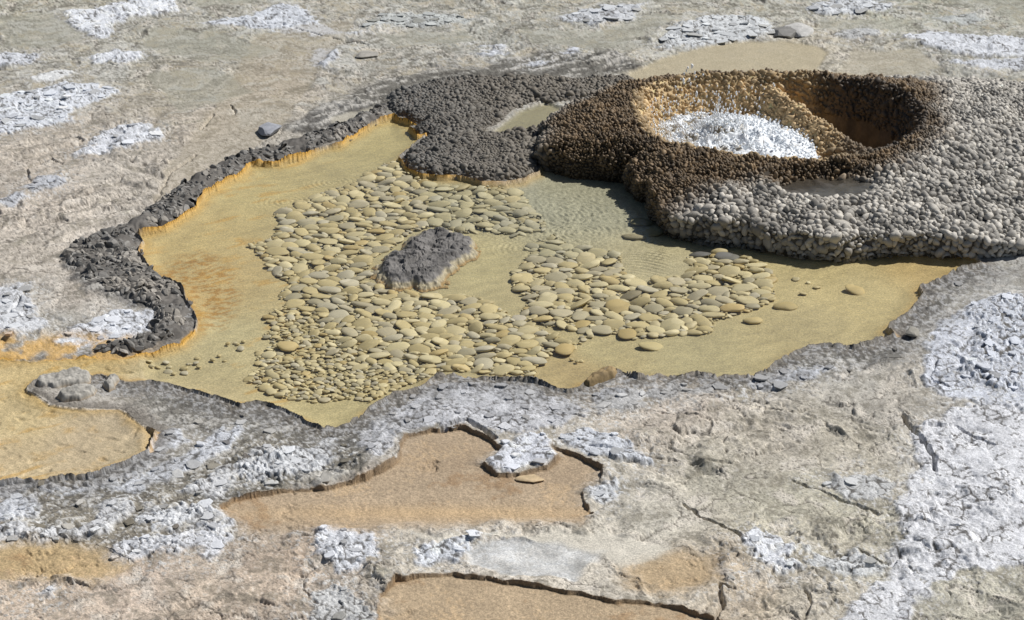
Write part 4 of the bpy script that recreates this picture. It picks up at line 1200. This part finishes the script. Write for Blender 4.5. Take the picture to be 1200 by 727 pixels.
# ------------------------------------------------------------------ pebbles
PV = []
for k in range(26):
    v = ICO3[0].copy()
    r_ = np.random.default_rng(200 + k)
    a = np.arctan2(v[:, 1], v[:, 0])
    rad_ = np.hypot(v[:, 0], v[:, 1])
    ou = 1 + sum(r_.uniform(-.17, .17) / (j - .8) * np.cos(j * a + r_.uniform(0, 6.3)) for j in (2, 3, 4, 5, 6))
    v[:, 0] *= ou; v[:, 1] *= ou * r_.uniform(.62, .92)
    v[:, 2] = np.sign(v[:, 2]) * np.abs(v[:, 2]) ** r_.uniform(.95, 1.25)
    v[:, 2] *= 1 + .18 * np.sin(2.2 * v[:, 0] + r_.uniform(0, 6)) * np.cos(2.4 * v[:, 1] + r_.uniform(0, 6))
    v[:, 0] += .10 * v[:, 1] * r_.uniform(-1, 1)
    PV.append(v)
PM = [mesh_np('pebble', v, ICO3[1]) for v in PV]
for me in PM: me.materials.append(M_peb)

LEFTF = [(290,285),(316,277),(330,262),(318,250),(345,236),(375,224),(410,214),(428,205),(452,190),(468,190),(474,203),(500,213),(560,220),(606,222),(640,258),(640,268),(600,276),(566,268),(545,272),(512,262),(482,270),(462,288),(436,300),(432,326),(462,340),(524,340),(560,345),(590,360),(640,386),(678,402),(672,412),(640,414),(626,440),(600,438),(560,436),(520,432),(492,446),(460,456),(436,470),(404,466),(372,470),(340,466),(318,462),(285,442),(300,428),(298,410),(318,402),(306,392),(320,382),(308,368),(340,352),(322,345),(340,330),(318,318),(308,302)]
RIGHTF = [(600,316),(620,296),(612,288),(650,272),(668,286),(712,290),(728,300),(734,318),(756,326),(790,322),(812,312),(800,304),(840,292),(868,296),(896,306),(908,318),(908,350),(870,366),(838,374),(838,388),(786,392),(740,396),(716,388),(690,390),(640,380),(606,368),(620,350),(600,336)]
SMALL = wpoly([(283,445),(296,400),(318,380),(308,366),(330,360),(360,366),(400,400),(430,425),(500,436),(470,456),(430,476),(340,470)], -.02)
LFW, RFW = wpoly(LEFTF, -.01), wpoly(RIGHTF, -.01)
place = []           # x, y, half length, half width, yaw, z factor, field
cells = {}
CSZ = .09
def fits(x, y, a, b, yaw, gap):
    cx, cy = int(x // CSZ), int(y // CSZ)
    for i in range(cx - 2, cx + 3):
        for j in range(cy - 2, cy + 3):
            for (x2, y2, a2, b2, w2) in cells.get((i, j), ()):
                dx, dy = x - x2, y - y2; d = math.hypot(dx, dy)
                if d < 1e-6: return False
                an = math.atan2(dy, dx)
                r1 = a * b / math.hypot(b * math.cos(an - yaw), a * math.sin(an - yaw))
                r2 = a2 * b2 / math.hypot(b2 * math.cos(an - w2), a2 * math.sin(an - w2))
                if d < (r1 + r2) * gap: return False
    return True
def put(x, y, a, b, yaw, field, colour=None, label=None, lift=0.):
    cells.setdefault((int(x // CSZ), int(y // CSZ)), []).append((x, y, a, b, yaw))
    place.append([x, y, a, b, yaw, field, colour, label, lift])
# the ones one can point at
SPEC = [(337,405,13,11,(190,170,120),'large round ochre pebble resting on fine gravel at the lower left of the field',.012),
 (1003,337,12,11,(192,172,120),'lone pale oval pebble on open sand near the right end of the pool',0.),
 (921,355,13,9,(190,172,122),'lone pebble on sand just right of the right hand pebble field',0.),
 (883,372,12,9,(194,176,128),'lone pebble on sand just below the right end of the right hand field',0.),
 (763,402,15,12,(186,172,128),'angular pale pebble lying below the lower edge of the right hand field',0.),
 (724,357,14,14,(186,166,116),'roundest ochre pebble in the middle of the right hand field',.010),
 (739,343,13,12,(150,140,112),'rough pitted grey brown stone in the middle of the right hand field',.004),
 (820,296,14,12,(112,110,104),'dark grey stone under the cone lip, left of its twin',0.),
 (852,299,15,10,(118,116,110),'dark grey stone under the cone lip, right of its twin',0.),
 (858,359,15,11,(190,168,118),'rectangular ochre pebble at the lower right of the right hand field',.010),
 (662,408,13,12,(188,166,114),'ochre pebble at the right tip of the left hand field',.012),
 (752,258,15,10,(140,134,104),'large submerged pebble in the shadow of the cone, nearer the ledge',0.),
 (765,269,14,10,(146,138,106),'submerged pebble in the shadow of the cone, below its larger neighbour',0.),
 (608,368,9,9,(184,176,158),'pale pebble at the far left tip of the right hand field',.0),
 (742,275,14,7,(160,150,120),'thin pebble lying at the edge of the cone shadow',0.)]
for (u, v, hw, hd, c, lab, lift) in SPEC:
    p = unproj(u, v, 0.0)
    _, _, d = proj(p[0], p[1], 0.0)
    s = d / FPX
    put(p[0], p[1], hw * s, hd * s * 1.0, random.uniform(-.3, .3), 'spec', c, lab, lift)
ISL = wpoly([(437,322),(440,308),(452,298),(470,290),(486,272),(505,266),(520,268),(545,276),(560,282),(562,294),(545,306),(528,316),(524,330),(500,337),(470,335),(448,332)], 0.)
def fill(poly, field, sizes, tries):
    lo, hi = poly[:, :2].min(0), poly[:, :2].max(0)
    for (smin, smax, n, gap) in sizes:
        c = rng.uniform(lo, hi, (n, 2))
        sdd = sdf(c[:, 0], c[:, 1], poly, 1.0)
        ss = sdf(c[:, 0], c[:, 1], SMALL, 1.0)
        si = sdf(c[:, 0], c[:, 1], ISL, 1.0)
        sp = sdf(c[:, 0], c[:, 1], POOLW, 1.0)
        for k in range(n):
            a = random.uniform(smin, smax)
            if sdd[k] > -a * .5 or si[k] < a * .5 or sp[k] > -a * .55: continue
            lim = .030 + .35 * max(0., ss[k] + .05)
            if a > lim and random.random() > .006: continue
            b = a * random.choice([random.uniform(.5, .7), random.uniform(.66, .95)]); yaw = random.gauss(0, .55)
            if fits(c[k, 0], c[k, 1], a, b, yaw, gap):
                put(c[k, 0], c[k, 1], a, b, yaw, field)
fill(LFW, 'left', [(.060, .078, 900, .88), (.046, .062, 6000, .82), (.034, .050, 12000, .80), (.022, .034, 14000, .80), (.014, .022, 14000, .82), (.008, .014, 20000, .88)], 0)
fill(RFW, 'right', [(.060, .078, 700, .90), (.046, .062, 4000, .85), (.034, .050, 7000, .84), (.022, .034, 7000, .84), (.012, .022, 8000, .86), (.007, .012, 5000, .95)], 0)
for (u, v, n, sp_) in [(275,400,10,8),(225,425,12,10),(210,432,7,8),(180,425,6,8),(260,418,5,8),(668,420,5,8),(690,392,6,9),(440,205,0,1),(940,330,4,14)]:
    for k in range(n):
        p = unproj(u + random.gauss(0, sp_), v + random.gauss(0, sp_ * .35), 0.)
        a = random.uniform(.012, .026)
        if fits(p[0], p[1], a, a * .8, 0, 1.): put(p[0], p[1], a, a * .8, random.uniform(-1, 1), 'stray')

TONES = {'tan': [(193,178,134),(187,172,128),(199,186,146)], 'greyish': [(184,174,146),(175,166,138),(190,182,158)],
         'ochre': [(190,170,120),(184,164,114),(194,175,126)], 'cream': [(206,194,156),(202,190,150)]}
MID_U = 0
def region(x, y, field):
    u, v, _ = proj(x, y, 0.)
    if field == 'right':
        return (('top left' if u < 690 else 'top right') + ' of the right hand pebble field' if v < 322 else 'lower left of the right hand pebble field' if u < 690 else 'lower middle of the right hand pebble field' if u < 790 else 'right end of the right hand pebble field')
    if field == 'stray': return 'sparse scatter on the sand outside the two fields'
    if v < 262: return ('crowd between dark ledge and island rock' if u > 470 else 'upper left arm of the left hand field')
    if u < 440: return ('gravelly lower left of the left hand field' if v > 395 else 'crowd left of and below the island rock' if v > 335 else 'outer left flank of the left hand field' if u < 370 else 'crowd close to the left of the island rock')
    return ('crowd straight below the island rock' if u < 530 else 'right pointing tongue of the left field') if v < 390 else ('left' if u < 540 else 'right') + ' part of the row along the near bank'
scores = []
for i, p in enumerate(place):
    _, _, d = proj(p[0], p[1], 0.)
    scores.append(-(p[2] * p[3]) / d ** 2 - (1 if p[5] == 'spec' else 0))
order = np.argsort(scores)
top300 = set(int(i) for i in order[:300])
VV, FF, CC_ = [], [], []; off = 0
for i, (x, y, a, b, yaw, field, c, lab, lift) in enumerate(place):
    r_ = random.random()
    tone = 'tan' if r_ < .52 else 'greyish' if r_ < .80 else 'ochre' if r_ < .86 else 'cream'
    u, v, _ = proj(x, y, 0.)
    if c is None:
        c = random.choice(TONES[tone])
        if 500 < u < 720 and v < 300: c = tuple(.6 * q_ + .4 * g_ for q_, g_ in zip(c, (160, 158, 134)))
    colr = np.clip(lin(c) * random.uniform(.88, 1.08), 0, .8)
    h = min(.016, max(.006, a * random.uniform(.21, .33)))
    bz = float(ground_z(np.array([x]), np.array([y]))[0])
    bz = max(bz, -.06)
    big = a > .03
    zc_ = (bz + h * random.uniform(.45, 1.0) if big else bz + h * .6 + random.uniform(0, .010)) + lift
    rot = Matrix.Rotation(yaw, 4, 'Z') @ Matrix.Rotation(random.gauss(.07, .15), 4, 'X') @ Matrix.Rotation(random.gauss(.0, .15), 4, 'Y')
    k = random.randrange(26)
    if field == 'spec': k = (i * 7) % 26
    bb = b / .77
    mat = Matrix.Translation((x, y, zc_)) @ rot @ Matrix.Diagonal((a, bb, h, 1))
    if i in top300:
        o = bpy.data.objects.new('pebble', PM[k])
        COLL.objects.link(o)
        o.matrix_world = mat
        o.color = (*[float(q_) for q_ in colr], 1)
        o['category'] = 'pebble'
        reg = region(x, y, field)
        if lab:
            o['label'] = lab; o['group'] = 'pebbles in the pool'
        else:
            size = 'large' if a > .058 else 'medium' if a > .042 else 'small'
            ro = b / a
            shape = 'roundish' if ro > .82 else 'oval' if ro > .66 else 'narrow'
            fd = float(sdf(np.array([x]), np.array([y]), LFW if field == 'left' else RFW, 1.0)[0])
            edge_ = 'edging the' if fd > -.09 else 'in the'
            o['label'] = f'{size} {tone} {shape} pebble {edge_} {reg}' if field != 'stray' else f'{size} {tone} {shape} pebble in the {reg}'
            o['group'] = reg
    else:
        M_ = np.array(mat)
        vs_, fs_ = (ICO2 if a > .02 else ICO1)
        if a > .02: vs_, fs_ = PV[k], ICO3[1]
        else:
            vs_ = ICO2[0] * (1 + .12 * np.sin(2 * ICO2[0][:, [0]] + k) * np.cos(3 * ICO2[0][:, [1]] + k)); vs_ = vs_ * np.array([1, .8, 1]); fs_ = ICO2[1]
        VV.append(vs_ @ M_[:3, :3].T + M_[:3, 3]); FF.append(fs_ + off); off += len(vs_); CC_.append(np.repeat(colr[None], len(vs_), 0))
add('small_pebbles', mesh_np('small_pebbles', np.concatenate(VV), np.concatenate(FF), np.concatenate(CC_)), M_pebc, kind='stuff', label='small pebbles and gravel filling the gaps in the pool')
